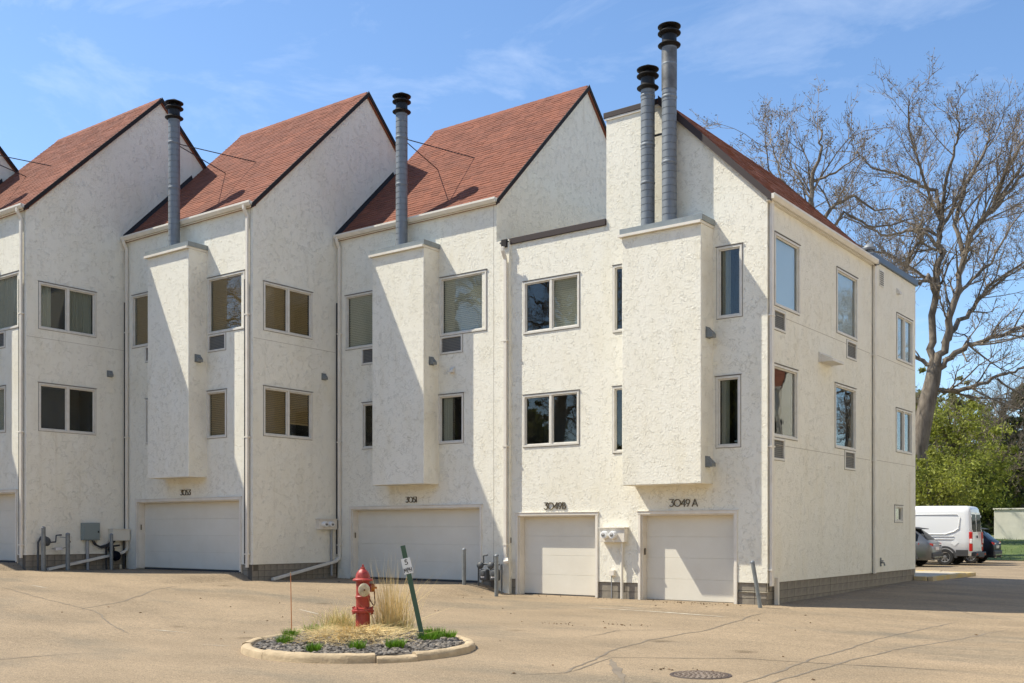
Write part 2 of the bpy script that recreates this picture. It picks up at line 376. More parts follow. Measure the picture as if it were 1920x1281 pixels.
for w_, pts in ((.05, [(-8.84, 20.51), (-8.06, 16.38), (-8.02, 14.21), (-7.62, 12.54), (-6.93, 10.32), (-7.3, 9.9)]), (.045, [(-7.9, 11.9), (-7.24, 12.05), (-6.54, 12.51), (-5.89, 12.92), (-5.12, 13.0), (-4.47, 13.08), (-3.2, 13.3)]),
                (.05, [(-4.24, 20.25), (-4.43, 17.41), (-4.63, 15.36), (-4.63, 12.77), (-4.63, 10.56), (-4.7, 9)]), (.14, [(-7.18, 11.81), (-6.43, 10.69), (-5.94, 10.02)]),
                (.05, [(-5.32, 21.32), (-5.36, 17.77), (-5.14, 14.18), (-4.81, 10.69)]), (.05, [(-18.68, 11.08), (-19.54, 12.66), (-21.63, 14.86), (-22.35, 16.12)]),
                (.05, [(-13.6, 6.6), (-13.43, 7.74), (-13.15, 8.11)]), (.05, [(-6.08, 10.23), (-5.62, 10.26), (-4.9, 9.9)]), (.035, [(-8.06, 16.38), (-9.2, 15.2), (-9.0, 13.9)]),
                (.04, [(-6.93, 10.32), (-7.24, 12.05)]), (.04, [(-24, 12.4), (-21.6, 11.9), (-18.2, 11.2), (-15, 9.8)]), (.03, [(-3.9, 22), (-5.6, 23.6), (-7.4, 26.5)])):
    strip('crack', 'seal', pts, w_*.72)
for w_, pts in ((.10, [(-12.41, 19.35), (-10.79, 19.23), (-8.94, 18.92)]), (.09, [(-12.2, 19.75), (-11.2, 19.7)]), (.1, [(-16.36, 14.61), (-15.4, 14.3)]), (.1, [(-24.21, 13.21), (-23.21, 13.11)]), (.08, [(-15.33, 10.43), (-14.59, 10.62)]), (.07, [(-12.9, 9.67), (-12.45, 9.8)])):
    strip('painted_line', 'line', pts, w_, .005, jitter=.006)

# ------------------------------------------------------------------ walls, windows
def front(x, n, z): return (x, -n, z)                       # local frame of a front wall
class Plane:
    def __init__(s, kind, c): s.k = kind; s.c = c
    def __call__(s, u, n, z): return (u, s.c-n, z) if s.k == 'front' else (s.c+n, u, z)
def wall(mb, P, u0, u1, z0, z1, holes, depth=.14):
    us = sorted({u0, u1}|{h[0] for h in holes}|{h[1] for h in holes}); zs = sorted({z0, z1}|{h[2] for h in holes}|{h[3] for h in holes})
    us = [u for u in us if u0 <= u <= u1]; zs = [z for z in zs if z0 <= z <= z1]
    idx = {}
    def V(u, z):
        if (u, z) not in idx: idx[(u, z)] = len(mb.v); mb.v.append(P(u, 0, z))
        return idx[(u, z)]
    for i in range(len(us)-1):
        for j in range(len(zs)-1):
            cu, cz = (us[i]+us[i+1])/2, (zs[j]+zs[j+1])/2
            if any(h[0] < cu < h[1] and h[2] < cz < h[3] for h in holes): continue
            mb.f.append((V(us[i], zs[j]), V(us[i+1], zs[j]), V(us[i+1], zs[j+1]), V(us[i], zs[j+1])))
    for h in holes:
        a, b, c, d = h[:4]; dd = h[4] if len(h) > 4 else depth
        for (p, q) in (((a, c), (a, d)), ((a, d), (b, d)), ((b, d), (b, c)), ((b, c), (a, c))):
            mb.quad(P(p[0], 0, p[1]), P(q[0], 0, q[1]), P(q[0], -dd, q[1]), P(p[0], -dd, p[1]))
def pbox(mb, P, u0, u1, n0, n1, z0, z1):
    vs = [P(u, n, z) for z in (z0, z1) for n in (n0, n1) for u in (u0, u1)]
    mb.add(vs, [(0, 2, 3, 1), (4, 5, 7, 6), (0, 1, 5, 4), (2, 6, 7, 3), (0, 4, 6, 2), (1, 3, 7, 5)])
def framebox(mb, P, u0, u1, z0, z1, w, n0, n1):
    pbox(mb, P, u0, u1, n0, n1, z0, z0+w); pbox(mb, P, u0, u1, n0, n1, z1-w, z1)
    pbox(mb, P, u0, u0+w, n0, n1, z0+w, z1-w); pbox(mb, P, u1-w, u1, n0, n1, z0+w, z1-w)
def window(house, P, u0, u1, z0, z1, sashes=1, fill=None, ac=None):
    """a trimmed window: frame > pane(s), blind, room"""
    mb = MB(); framebox(mb, P, u0, u1, z0, z1, .05, -.06, .022)
    g_ = .05; xs = [u0+g_+(u1-u0-2*g_)*i/sashes for i in range(sashes+1)]
    for i in range(1, sashes): pbox(mb, P, xs[i]-.035, xs[i]+.035, -.06, .016, z0+.05, z1-.05)
    for i in range(sashes): 
        a = xs[i]+(.037 if i else 0.002); b_ = xs[i+1]-(.037 if i < sashes-1 else .002)
        framebox(mb, P, a, b_, z0+.052, z1-.052, .028, -.055, -.012)
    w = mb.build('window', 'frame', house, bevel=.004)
    e = MB(); framebox(e, P, u0-.014, u1+.014, z0-.014, z1+.014, .013, -.02, .006); pbox(e, P, u0-.03, u1+.03, .002, .035, z1+.014, z1+.026); e.build('frame_shade_line', 'edge_shade', w)  # dark outline paints the thin shade line round the frame
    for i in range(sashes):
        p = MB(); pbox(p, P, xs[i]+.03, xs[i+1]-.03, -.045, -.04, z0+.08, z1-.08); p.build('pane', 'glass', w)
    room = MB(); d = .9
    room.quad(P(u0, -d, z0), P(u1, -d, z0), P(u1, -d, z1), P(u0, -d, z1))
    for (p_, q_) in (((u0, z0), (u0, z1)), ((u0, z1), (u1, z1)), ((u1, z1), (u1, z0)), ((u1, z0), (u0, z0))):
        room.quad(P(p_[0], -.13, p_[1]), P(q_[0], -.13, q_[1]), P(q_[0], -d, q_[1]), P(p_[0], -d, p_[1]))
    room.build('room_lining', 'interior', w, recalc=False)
    for i in range(sashes):
        f = fill[i] if isinstance(fill, (list, tuple)) else fill
        a, b_ = xs[i]+.03, xs[i+1]-.03
        if not f: continue
        kind, lo = f if isinstance(f, tuple) else (f, 0.)
        zb = z0+.07+(z1-z0-.14)*lo
        if kind.startswith('blind'):
            bl = MB(); z = z1-.09
            while z > zb:
                bl.add([P(a, -.082, z+.016), P(b_, -.082, z+.016), P(b_, -.118, z-.018), P(a, -.118, z-.018), P(a, -.082, z+.012), P(b_, -.082, z+.012), P(b_, -.118, z-.022), P(a, -.118, z-.022)],
                       [(0, 1, 2, 3), (7, 6, 5, 4), (0, 4, 5, 1), (2, 6, 7, 3)]); z -= .052
            pbox(bl, P, a, b_, -.12, -.08, zb-.03, zb-.008)
            bl.build('blind', kind, w, recalc=False)
        elif kind == 'curtain':
            c = MB(); n = 60
            for k in range(n+1):
                u = a+(b_-a)*k/n; dd = -.12-.022*math.sin(k*1.15+.6*math.sin(k*.4)); c.v += [P(u, dd, z0+.06), P(u, dd, z1-.06)]
            c.f = [(2*k, 2*k+1, 2*k+3, 2*k+2) for k in range(n)]
            c.build('curtain', 'curtain', w, recalc=False, smooth=60)
        elif kind == 'shade':
            c = MB(); pbox(c, P, a, b_, -.1, -.095, zb if lo < 0 else z0+.06, z1-.06-(z1-z0)*lo); c.build('shade', 'shade', w)
        elif kind == 'curtain_edge':
            c = MB(); n = 26
            for k in range(n+1):
                u = a+(b_-a)*.45*k/n; dd = -.12-.022*math.sin(k*1.2); c.v += [P(u, dd, z0+.06), P(u, dd, z1-.06)]
            c.f = [(2*k, 2*k+1, 2*k+3, 2*k+2) for k in range(n)]; c.build('curtain', 'curtain', w, recalc=False, smooth=60)
    if ac:
        a, b_, c, d = ac; f = MB(); framebox(f, P, a, b_, c, d, .05, -.04, .02)
        av = f.build('air_conditioner_sleeve', 'frame', house, bevel=.004)
        e = MB(); framebox(e, P, a-.012, b_+.012, c-.012, d+.012, .011, -.01, .005); e.build('frame_shade_line', 'edge_shade', av)  # same painted shade line round the sleeve
        p = MB(); pbox(p, P, a+.052, b_-.052, -.03, -.022, c+.052, d-.052); p.build('louvre_panel', 'screen', av)
        lv = MB()
        for k in range(9):
            z = c+.075+(d-c-.15)*k/8; pbox(lv, P, a+.054, b_-.054, -.021, -.014, z-.008, z+.008)
        lv.build('louvres', 'meter_grey', av)
    return w
def ac_hole(ac): return (ac[0]+.01, ac[1]-.01, ac[2]+.01, ac[3]-.01, .05)
def garage(house, P, u0, u1, z0, z1, jamb=.13, depth=.25, rows=4):
    """trim round the opening, door of separate horizontal panels set back in it"""
    t = MB(); w = .07
    pbox(t, P, u0, u0+w, -.02, .025, z0, z1-w); pbox(t, P, u1-w, u1, -.02, .025, z0, z1-w); pbox(t, P, u0-.015, u1+.015, -.02, .03, z1-w, z1); pbox(t, P, u0-.03, u1+.03, .001, .045, z1+.001, z1+.018)
    fr = t.build('garage_frame', 'white', house, bevel=.005)
    l = MB(); pbox(l, P, u0+w, u0+w+.03, -depth, -.021, z0, z1-w); pbox(l, P, u1-w-.03, u1-w, -depth, -.021, z0, z1-w); pbox(l, P, u0+w+.03, u1-w-.03, -depth, -.021, z1-w-.03, z1-w)
    l.build('jamb_lining', 'white', fr)
    a, b_, top = u0+w+.03, u1-w-.03, z1-w-.03; h = (top-z0-.03)/rows
    for r in range(rows):
        p = MB(); zz = z0+.03+h*r; pbox(p, P, a+.002, b_-.002, -depth-.04, -depth+.010, zz+.0025, zz+h-.0025); pbox(p, P, a+.002, b_-.002, -depth-.04, -depth+.003, zz-.0035, zz+.0035)
        p.build('door_panel', 'door', house, bevel=.003)
    s = MB(); pbox(s, P, a, b_, -depth-.03, -depth+.008, z0-.05, z0+.027); s.build('weather_strip', 'plastic', house)
    return (u0+.01, u1-.01, z0-.4, z1-.01, depth+.05)
BLK = {}
def blocks(house, P, u0, u1, z0, z1, bl=.40, bh=.2, flip=False):
    """courses of split concrete blocks, each its own object, in front of a mortar bed"""
    m = MB(); pbox(m, P, u0, u1, -.2, -.042, z0-.3, z1); m.build('mortar_bed', 'mortar', house)
    rows = max(1, round((z1-z0)/bh)); h = (z1-z0)/rows
    for r in range(rows):
        u = u0
        while u < u1-.02:
            a, b_ = max(u, u0), min(u+bl, u1); u += bl
            if b_-a < .04: continue
            key = (P.k, round(b_-a, 3), round(h, 3))
            if key not in BLK:
                q = MB(); PP = Plane(P.k, 0); pbox(q, PP, .006, b_-a-.006, -.10, -.03, .006, h-.006); BLK[key] = q.mesh('block', 'block', recalc=True)
            o = bpy.data.objects.new('block', BLK[key]); COL.objects.link(o); o.parent = house
            p = P(a, rnd.uniform(-.004, .004), z0+r*h); o.location = p
DIG = {'3': [[(0, 1), (.62, 1), (.3, .6), (.55, .5), (.62, .28), (.45, .03), (.2, 0), (0, .12)]], '0': [[(.5+.5*math.cos(t*math.pi/9), .5+.5*math.sin(t*math.pi/9)) for t in range(19)]],
       '5': [[(.55, 1), (.12, 1), (.1, .58), (.38, .6), (.58, .42), (.55, .15), (.32, 0), (0, .08)]], '1': [[(.12, 0), (.12, 1)]], '4': [[(.5, 0), (.5, 1), (0, .3), (.68, .3)]],
       '9': [[(.3+.3*math.cos(t*math.pi/6), .68+.31*math.sin(t*math.pi/6)) for t in range(13)], [(.59, .6), (.25, 0)]],
       'A': [[(0, 0), (.4, 1), (.8, 0)], [(.16, .3), (.64, .3)]], 'B': [[(.1, 0), (.1, 1), (.45, .95), (.52, .75), (.4, .55), (.1, .53)], [(.4, .55), (.6, .42), (.58, .12), (.4, .02), (.1, 0)]],
       'M': [[(0, 0), (.1, 1), (.4, .3), (.7, 1), (.8, 0)]], 'P': [[(.1, 0), (.1, 1), (.5, .95), (.55, .7), (.45, .5), (.1, .48)]], 'H': [[(.05, 0), (.05, 1)], [(.6, 0), (.6, 1)], [(.05, .5), (.6, .5)]]}
ADV = {'3': .72, '0': 1.1, '5': .7, '1': .3, '4': .75, '9': .7, 'A': .9, 'B': .7, ' ': .3, 'M': .95, 'P': .7, 'H': .75}
def lettering(name, parent, P, text, u, z, h, m, n0=.003, n1=.03, th=.09, hx=1.):
    mb = MB()
    for ch in text:
        for st in DIG.get(ch, []):
            for (p, q) in zip(st[:-1], st[1:]):
                a = Vector((u+p[0]*h*hx, z+p[1]*h)); b_ = Vector((u+q[0]*h*hx, z+q[1]*h)); d = (b_-a).normalized(); nn = Vector((-d.y, d.x))*h*th/2; d = d*h*th*.4
                c = [a-d-nn, b_+d-nn, b_+d+nn, a-d+nn]; e = rnd.uniform(0, .0015)
                vs = [P(k.x, n0, k.y) for k in c]+[P(k.x, n1+e, k.y) for k in c]
                mb.add(vs, [(3, 2, 1, 0), (4, 5, 6, 7), (0, 1, 5, 4), (1, 2, 6, 5), (2, 3, 7, 6), (3, 0, 4, 7)])
        u += ADV[ch]*h*hx
    return mb.build(name, m, parent)
def rtube(mb, pts, w, d, side=Vector((1, 0, 0))):      # rectangular pipe along points
    pts = [Vector(p) for p in pts]; o = len(mb.v)
    for i, p in enumerate(pts):
        t = (pts[min(i+1, len(pts)-1)]-pts[max(i-1, 0)]).normalized(); s = (side-t*side.dot(t)).normalized(); q = t.cross(s)
        mb.v += [tuple(p+s*a*w/2+q*b_*d/2) for a, b_ in ((-1, -1), (1, -1), (1, 1), (-1, 1))]
    n = len(pts)
    for i in range(n-1):
        for k in range(4): mb.f.append((o+i*4+k, o+i*4+(k+1) % 4, o+(i+1)*4+(k+1) % 4, o+(i+1)*4+k))
    mb.f += [(o, o+3, o+2, o+1), (o+(n-1)*4, o+(n-1)*4+1, o+(n-1)*4+2, o+(n-1)*4+3)]
def downspout(house, P, u, ztop, zbot, elbow=True, kick=None, dark_line=None, w=.085, ns=.06, side=None):
    mb = MB(); sd_ = side or (Vector((1, 0, 0)) if P.k == 'front' else Vector((0, 1, 0)))
    pts = [P(u, ns+.12, ztop+.02), P(u, ns+.11, ztop-.08), P(u, ns, ztop-.28), P(u, ns, zbot+.1)] if elbow else [P(u, ns, ztop), P(u, ns, zbot+.1)]
    pts += [P(u, ns+.0, zbot)]
    rtube(mb, pts, w, .065, sd_)
    d = mb.build('downspout', 'white', house, bevel=.006)
    b_ = MB()
    for z in (zbot+.35, zbot+(ztop-zbot)*.36, zbot+(ztop-zbot)*.7): pbox(b_, P, u-w/2-.025, u+w/2+.025, .002, ns+.045, z, z+.035)
    b_.build('bracket', 'white', d)
    if dark_line:
        c = MB(); pbox(c, P, u+dark_line-.014, u+dark_line+.014, .004, ns+.02, zbot+.1, zbot+(ztop-zbot)*.8); c.build('dark_strip', 'dark_line', d)  # thin dark strip running beside the downspout
    return d
def vent_hood(house, P, u, z, w=.17, h=.2, d=.14, m='galv_dull'):
    mb = MB(); pbox(mb, P, u-w/2-.015, u+w/2+.015, 0, .012, z-h/2-.015, z+h/2+.015)
    vs = [P(u-w/2, .012, z-h/2), P(u+w/2, .012, z-h/2), P(u+w/2, .012, z+h/2), P(u-w/2, .012, z+h/2), P(u-w/2, d, z-h/2), P(u+w/2, d, z-h/2), P(u+w/2, d, z-h*.12), P(u-w/2, d, z-h*.12)]
    mb.add(vs, [(0, 1, 5, 4), (4, 5, 6, 7), (7, 6, 2, 3), (0, 4, 7, 3), (1, 2, 6, 5)])
    return mb.build('vent_hood', m, house)
def shingles(house, o, u, v, lu, lv, exp_=.145, tab=.31):
    o, u, v = Vector(o), Vector(u).normalized(), Vector(v).normalized(); n = u.cross(v).normalized()
    if n.z < 0: n = -n
    mb = MB(); rows = int(lv/exp_)
    for r in range(rows):
        x = -rnd.uniform(0, tab); v0 = r*exp_-rnd.uniform(0, .006); v1 = (r+1)*exp_+.02
        while x < lu:
            a, b_ = max(0, x+.003), min(lu, x+tab-.003); x += tab
            if b_-a < .02: continue
            t = .013+rnd.uniform(-.003, .006); dv = rnd.uniform(-.006, .006)
            A = o+u*a+v*(v0+dv); B = o+u*b_+v*(v0+dv); C = o+u*b_+v*v1; D = o+u*a+v*v1
            mb.add([A+n*t, B+n*t, C+n*.004, D+n*.004, A, B], [(0, 1, 2, 3), (4, 5, 1, 0)])
    ob = mb.build('shingles', 'shingle', house, recalc=False); ob['kind'] = 'stuff'; return ob
def flue(house, x, y, z0, z1, r=.165, bands=(.4, .7), soot=False):
    mb = MB(); prof = [(r+.05, 0), (r+.05, .03), (r+.012, .035), (r+.012, .09), (r, .095)]; z = .22; L_ = z1-z0-.62
    while z < L_-.05:
        prof += [(r, z), (r-.009, z+.002), (r-.009, z+.016), (r, z+.018)]
        z += .165
    prof += [(r, L_)]
    mb.lathe(prof, (x, y, z0), 24); f = mb.build('flue_pipe', 'galv', house, smooth=24)
    for q in bands: b = MB(); b.lathe([(r+.004, 0), (r+.009, .008), (r+.009, .05), (r+.004, .058)], (x, y, z0+(z1-z0)*q), 24); b.build('flue_band', 'galv', f, smooth=50)
    if soot:
        q = MB(); q.lathe([(r+.0075, 0), (r+.0075, .95)], (x, y, z1-.62-.98), 24); q.build('sooty_sleeve', 'soot2', f, smooth=50)
    c = MB(); zc = z1-.62
    c.lathe([(r, 0), (r+.005, .02), (r+.09, .05), (r+.095, .065), (r+.02, .12), (r+.02, .13)], (x, y, zc), 28)
    c.lathe([(r+.0, .13), (r+.0, .3)], (x, y, zc), 24)
    c.lathe([(r+.01, .29), (r+.095, .33), (r+.098, .345), (r+.03, .40)], (x, y, zc), 28)
    c.lathe([(r-.04, .40), (r-.04, .47)], (x, y, zc), 20)
    c.lathe([(r+.01, .45), (r+.095, .485), (r+.098, .50), (r*.85, .56), (r*.3, .605), (.01, .62)], (x, y, zc), 28)
    c.build('rain_cap', 'soot', f, smooth=40)
    return f
def slab(mb, pts, t):   # roof slab from 4 top corners
    a = [Vector(p) for p in pts]; n = (a[1]-a[0]).cross(a[3]-a[0]).normalized(); n = n if n.z > 0 else -n
    b_ = [p-n*t for p in a]; mb.add(a+b_, [(0, 1, 2, 3), (7, 6, 5, 4)]+[(i, (i+1) % 4, 4+(i+1) % 4, 4+i) for i in range(4)])

# ------------------------------------------------------------------ the stepped townhouses
UW = DX
def chimney_box(house, P, u0, u1, z0, z1, p):
    b = MB(); pbox(b, P, u0, u1, -.02, p, z0, z1-.06); c = b.build('chimney_box', 'stucco', house, bevel=.015)
    d = MB(); pbox(d, P, u0-.07, u1+.02, .003, p+.09, z1-.06, z1-.0); d.build('drip_edge', 'white', c)
    f = MB(); pbox(f, P, u0-.03, u1+.05, .003, p+.06, z1, z1+.13); f.build('cap_flashing', 'flash', c)
    return c
def townhouse(k, number, label, fills, right_spout=True, rot=None, loc=None, detail=True):
    base = loc or (XR0-DX*k, YF0+DY*k, ZU0+DZ*k)
    H = thing('townhouse', label, 'house', base)
    F = Plane('front', 0); G = Plane('side', 0); xc = -2.98
    ZE, ZR, YR, D = 10.16, 14.60, 4.40, 8.8
    ur = (xc+1.03, xc+2.65, 6.76, 8.36); urac = (xc+1.03, xc+1.82, 6.26, 6.745)
    lr = (xc+.97, xc+1.85, 3.80, 5.14); ul = (xc-2.66, xc-1.04, 6.76, 8.36); ulac = (xc-2.0, xc-1.21, 6.26, 6.745); ll = (xc-1.97, xc-1.09, 3.80, 5.14)
    gu, gl = (.37, 2.16, 6.74, 8.08), (.37, 2.16, 3.81, 5.18)
    # walls
    mb = MB(); gh = (xc-2.49+.01, xc+2.49-.01, -.4, 2.10, .3)
    hw = [tuple([w[0]+.01, w[1]-.01, w[2]+.01, w[3]-.01, .13]) for w in (ur, lr, ul, ll)]+[ac_hole(urac), ac_hole(ulac)]
    hw = [h for h in hw]
    wall(mb, F, -UW, xc+2.49, -.3, 10.22, [gh]+hw); mb.f = mb.f; wall(mb, F, xc+2.49, 0, .24, 10.22, [])
    if k == 0: mb.quad((0, 0, -.3), (.41, 0, -.3), (.41, 0, 9.05), (0, 0, 9.05)); mb.quad((.41, 0, -.5), (.41, .4, -.5), (.41, .4, 9.05), (.41, 0, 9.05)); mb.quad((0, 0, 9.05), (.41, 0, 9.05), (.41, .4, 9.05), (0, .4, 9.05))
    wg = [tuple([w[0]+.01, w[1]-.01, w[2]+.01, w[3]-.01, .13]) for w in (gu, gl)]
    wall(mb, G, 0, D, .24, 10.22, wg)
    mb.add([(0, 0, 10.22), (0, D, 10.22), (0, YR, ZR-.02)], [(0, 1, 2)])
    mb.add([(-UW, 0, -.3), (-UW, D, -.3), (-UW, D, 10.22), (-UW, YR, ZR-.02), (-UW, 0, 10.22)], [(0, 1, 2, 3, 4)]); mb.quad((-UW, D, -.3), (0, D, -.3), (0, D, 10.22), (-UW, D, 10.22))
    mb.build('wall', 'stucco', H, recalc=False)
    if detail:
        j = MB()
        for z in (6.72,):
            pbox(j, G, .02, D-5.7, .0, .0025, z-.25, z-.24)
        pbox(j, F, -.10, -.088, 0, .0025, .3, 10.1)
        j.build('control_joint', 'joint', H)
        blocks(H, G, 0.0, 3.16, -.27, .235, .22, .17); blocks(H, F, xc+2.49+.003, -.032, -.27, .235, .22, .17)
    garage(H, F, xc-2.49, xc+2.49, .03, 2.11)
    window(H, F, *ur, fill=fills[0], ac=urac); window(H, F, *lr, fill=fills[1]); window(H, F, *ul, fill=fills[2], ac=ulac); window(H, F, *ll, fill=fills[3])
    window(H, G, *gu, sashes=2, fill=fills[4]); window(H, G, *gl, sashes=2, fill=fills[5])
    c = chimney_box(H, F, xc-.97, xc+.97, 2.69, 9.17, .62)
    flue(H, xc-.13, -.31, 9.30, 13.68)
    br = MB()
    for tx, ty, tz in ((-2.49, 2.26, 12.42), (-3.88, 2.16, 12.33)): br.tube([(xc-.13, -.31, 12.40), (tx, ty, tz)], .014, 6)
    br.build('flue_brace', 'dark_line', H)
    vent_hood(H, Plane('side', xc+.97), -.32, 6.05)
    if k == 0: vent_hood(H, F, -1.5, 5.8, .13, .15, .1, 'frame')
    if k: vent_hood(H, G, 2.62, 5.70, .15, .17, .1, 'galv_dull')
    # roof
    sl = (ZR-ZE)/YR; y0 = -.1; z0 = ZE+.04+y0*sl
    r = MB(); slab(r, [(-UW, y0, z0), (.07, y0, z0), (.07, YR, ZR+.04), (-UW, YR, ZR+.04)], .1); slab(r, [(-UW, YR, ZR+.04), (.07, YR, ZR+.04), (.07, D+.1, z0), (-UW, D+.1, z0)], .1)
    roof = r.build('roof', 'shingle', H, recalc=True)
    shingles(roof, (-UW, y0-.03, z0-.03*sl+.002), (1, 0, 0), (0, 1, sl), UW+.09, math.hypot(YR-y0, ZR+.04-z0)+.03)
    for (a, b_) in (((y0-.02, z0), (YR, ZR+.055)), ((YR, ZR+.055), (D+.1, z0))):
        t = MB(); t.add([(.072, a[0], a[1]+.02), (.072, b_[0], b_[1]+.0), (.072, b_[0], b_[1]-.15), (.072, a[0], a[1]-.12), (.10, a[0], a[1]+.02), (.10, b_[0], b_[1]+.0), (.10, b_[0], b_[1]-.15), (.10, a[0], a[1]-.12)],
              [(0, 1, 2, 3), (4, 7, 6, 5), (0, 4, 5, 1), (2, 6, 7, 3), (0, 3, 7, 4), (1, 5, 6, 2)]); t.build('rake_trim', 'trim_dark', H)
    t = MB(); t.box(.002, y0+.1, ZE-.08, .07, .05, ZE+.05)
    t.build('eave_return', 'trim_dark', H)
    rc = MB(); 
    for i in range(20):
        x = -UW+i*.3; rc.add([(x, YR-.13, ZR+.04-.13*sl+.02), (x+.31, YR-.13, ZR+.04-.13*sl+.012), (x+.31, YR, ZR+.075), (x, YR, ZR+.083), (x+.31, YR+.13, ZR+.04-.13*sl+.012), (x, YR+.13, ZR+.04-.13*sl+.02)], [(0, 1, 2, 3), (3, 2, 4, 5)])
    rc.build('ridge_cap', 'shingle', roof, recalc=False)
    fl = MB(); fl.add([(-UW+.003, y0, z0+.012), (-UW+.003, YR-2.0, z0+(YR-2.0-y0)*sl+.012), (-UW+.003, YR-2.0, z0+(YR-2.0-y0)*sl+.16), (-UW+.003, y0, z0+.17), (-UW+.07, y0, z0+.014), (-UW+.07, YR-2.0, z0+(YR-2.0-y0)*sl+.014)], [(0, 1, 2, 3), (0, 4, 5, 1), (3, 2, 5, 4), (0, 3, 4), (1, 5, 2)])
    fl.build('flashing', 'trim_dark', H)
    # gutter and pipes
    gt = MB(); a, b_ = -UW+.03, .1
    gt.prism([(a, -.105, ZE-.1), (a, -.16, ZE-.1), (a, -.215, ZE-.03), (a, -.215, ZE+.02), (a, -.20, ZE+.02), (a, -.20, ZE-.02), (a, -.155, ZE-.085), (a, -.105, ZE-.085)], (b_-a, 0, 0), 0)
    gt.quad((a, -.104, ZE-.1), (b_, -.104, ZE-.1), (b_, -.104, ZE+.0), (a, -.104, ZE+.0)); gt.box(a, -.21, ZE-.098, a+.006, -.11, ZE+.01); gt.box(b_-.006, -.21, ZE-.098, b_, -.11, ZE+.01)
    gt.build('gutter', 'white', H, recalc=True)
    so_ = MB(); so_.box(-UW, -.103, ZE-.12, .065, -.001, ZE-.105); so_.build('soffit', 'white', H)
    downspout(H, F, -UW+.13, ZE-.08, .62, dark_line=-.10)
    ld = MB(); rtube(ld, [(-UW+.13, -.05, .62), (-UW+.10, -.2, .50), (-UW+.12, -2.6, .06)], .11, .075); ld.build('leader_pipe', 'white', H, bevel=.006)
    if right_spout: downspout(H, F, -.17, ZE-.08, .16, dark_line=-.09)
    if number: lettering('house_number', H, F, number, xc-.24, 2.21, .15, 'numeral')
    hd = MB()
    pbox(hd, F, xc-2.40, xc-2.36, -.12, -.10, 1.2, 1.36); hd.build('key_pad', 'numeral', H)
    return H
bt, bw = 'blind_tan', 'blind_white'
townhouse(0, '3051', 'white stucco townhouse numbered 3051, its double garage right behind the red hydrant', [(bw, .3), 'curtain_edge', bw, None, (bw, 0), (bw, 0)], right_spout=False)
townhouse(1, '3053', 'white stucco townhouse numbered 3053, left neighbour of the one behind the hydrant', [bt, bt, bt, None, bt, [bt, (bt, .3)]])
townhouse(2, None, 'white townhouse cut by the left edge, with a grey-green electric panel on its gable', ['curtain', 'curtain', None, None, ['curtain_edge', 'curtain'], [None, None]])
townhouse(3, None, 'farthest townhouse, only the tip of its gable and roof showing at the left edge', [None]*6, detail=False)
# ------------------------------------------------------------------ end building 3049
EX, EY = -9.5, 22.18
H = thing('end_townhouse', 'white corner house with two single garages, 3049A and 3049B, and two tall flues', 'house', (EX, EY, 0))
F = Plane('front', 0); G = Plane('side', 0)
def X(x): return x-EX
BL, TL, TR = X(-16.62), X(-13.69), X(-12.16)
ZT, ZP, ZB = 11.82, 9.20, 9.20
gA = (X(-12.79), X(-10.22)); gB = (X(-16.46), X(-13.93))
wins = dict(bu=(X(-16.21), X(-14.48), 6.79, 8.15), bl=(X(-16.22), X(-14.49), 3.85, 5.20), nu=(X(-13.49), X(-12.88), 6.53, 8.16), nl=(X(-13.50), X(-12.90), 3.58, 5.20),
            ru=(X(-10.72), X(-10.10), 6.53, 8.16), rl=(X(-10.74), X(-10.14), 3.58, 5.20))
sh = lambda w: (w[0]+.01, w[1]-.01, w[2]+.01, w[3]-.01, .13)
mb = MB()
wall(mb, F, BL, 0, .42, 9.20, [sh(w) for w in wins.values()]+[(gA[0]+.01, gA[1]-.01, -.4, 2.13, .3), (gB[0]+.01, gB[1]-.01, -.4, 2.13, .3), (gA[1]+.001, 0, .3, .51, .03)])
mb.quad((TL, 0, 9.2), (TR, 0, 9.2), (TR, 0, ZT), (TL, 0, ZT))
mb.add([(TR, 0, 9.2), (0, 0, 9.2), (TR, 0, 11.86)], [(0, 1, 2)])
def EYd(y): return y-EY
rw = dict(w1=(.39, 1.87, 6.77, 8.41), w2=(4.36, 5.92, 6.75, 8.41), w3=(.30, 1.74, 3.80, 5.44), w4=(4.24, 5.80, 3.80, 5.44), w5=(9.35, 10.92, 6.71, 8.07), w6=(9.30, 10.85, 4.0, 5.28), w7=(9.15, 9.95, 1.93, 2.42))
rac = dict(w1=(.33, 1.02, 6.22, 6.70), w2=(5.10, 5.87, 6.20, 6.68), w3=(.28, .97, 3.28, 3.78), w4=(4.95, 5.76, 3.28, 3.78))
DEP, YR2 = 11.25, 6.98
wall(mb, G, 0, DEP, .51, 9.20, [sh(w) for w in rw.values()]+[ac_hole(a) for a in rac.values()])
# tower sides, back and flat roofs
mb.quad((TL, 0, 9.0), (TL, YR2, 9.0), (TL, YR2, ZT), (TL, 0, ZT)); mb.quad((TL, YR2, 9.0), (0, YR2, 9.0), (TR, YR2, ZT), (TL, YR2, ZT)); mb.quad((BL, DEP, 0), (0, DEP, 0), (0, DEP, 9.2), (BL, DEP, 9.2)); mb.quad((BL, 0, .4), (BL, DEP, .4), (BL, DEP, 9.2), (BL, 0, 9.2))
mb.build('wall', 'stucco', H, recalc=False)
fr = MB(); fr.box(BL+.02, .05, 8.9, TL-.01, DEP-.05, 9.02); fr.box(TL, YR2+.02, 8.9, -.02, DEP-.05, 9.03); fr.box(TL+.02, .03, 11.6, TR-.02, YR2-.03, 11.75); fr.build('flat_roof', 'trim_brown', H)
c = MB(); c.box(BL-.05, -.05, 9.20, TL-.003, .2, 9.36); c.build('parapet_coping', 'trim_brown', H, bevel=.01)
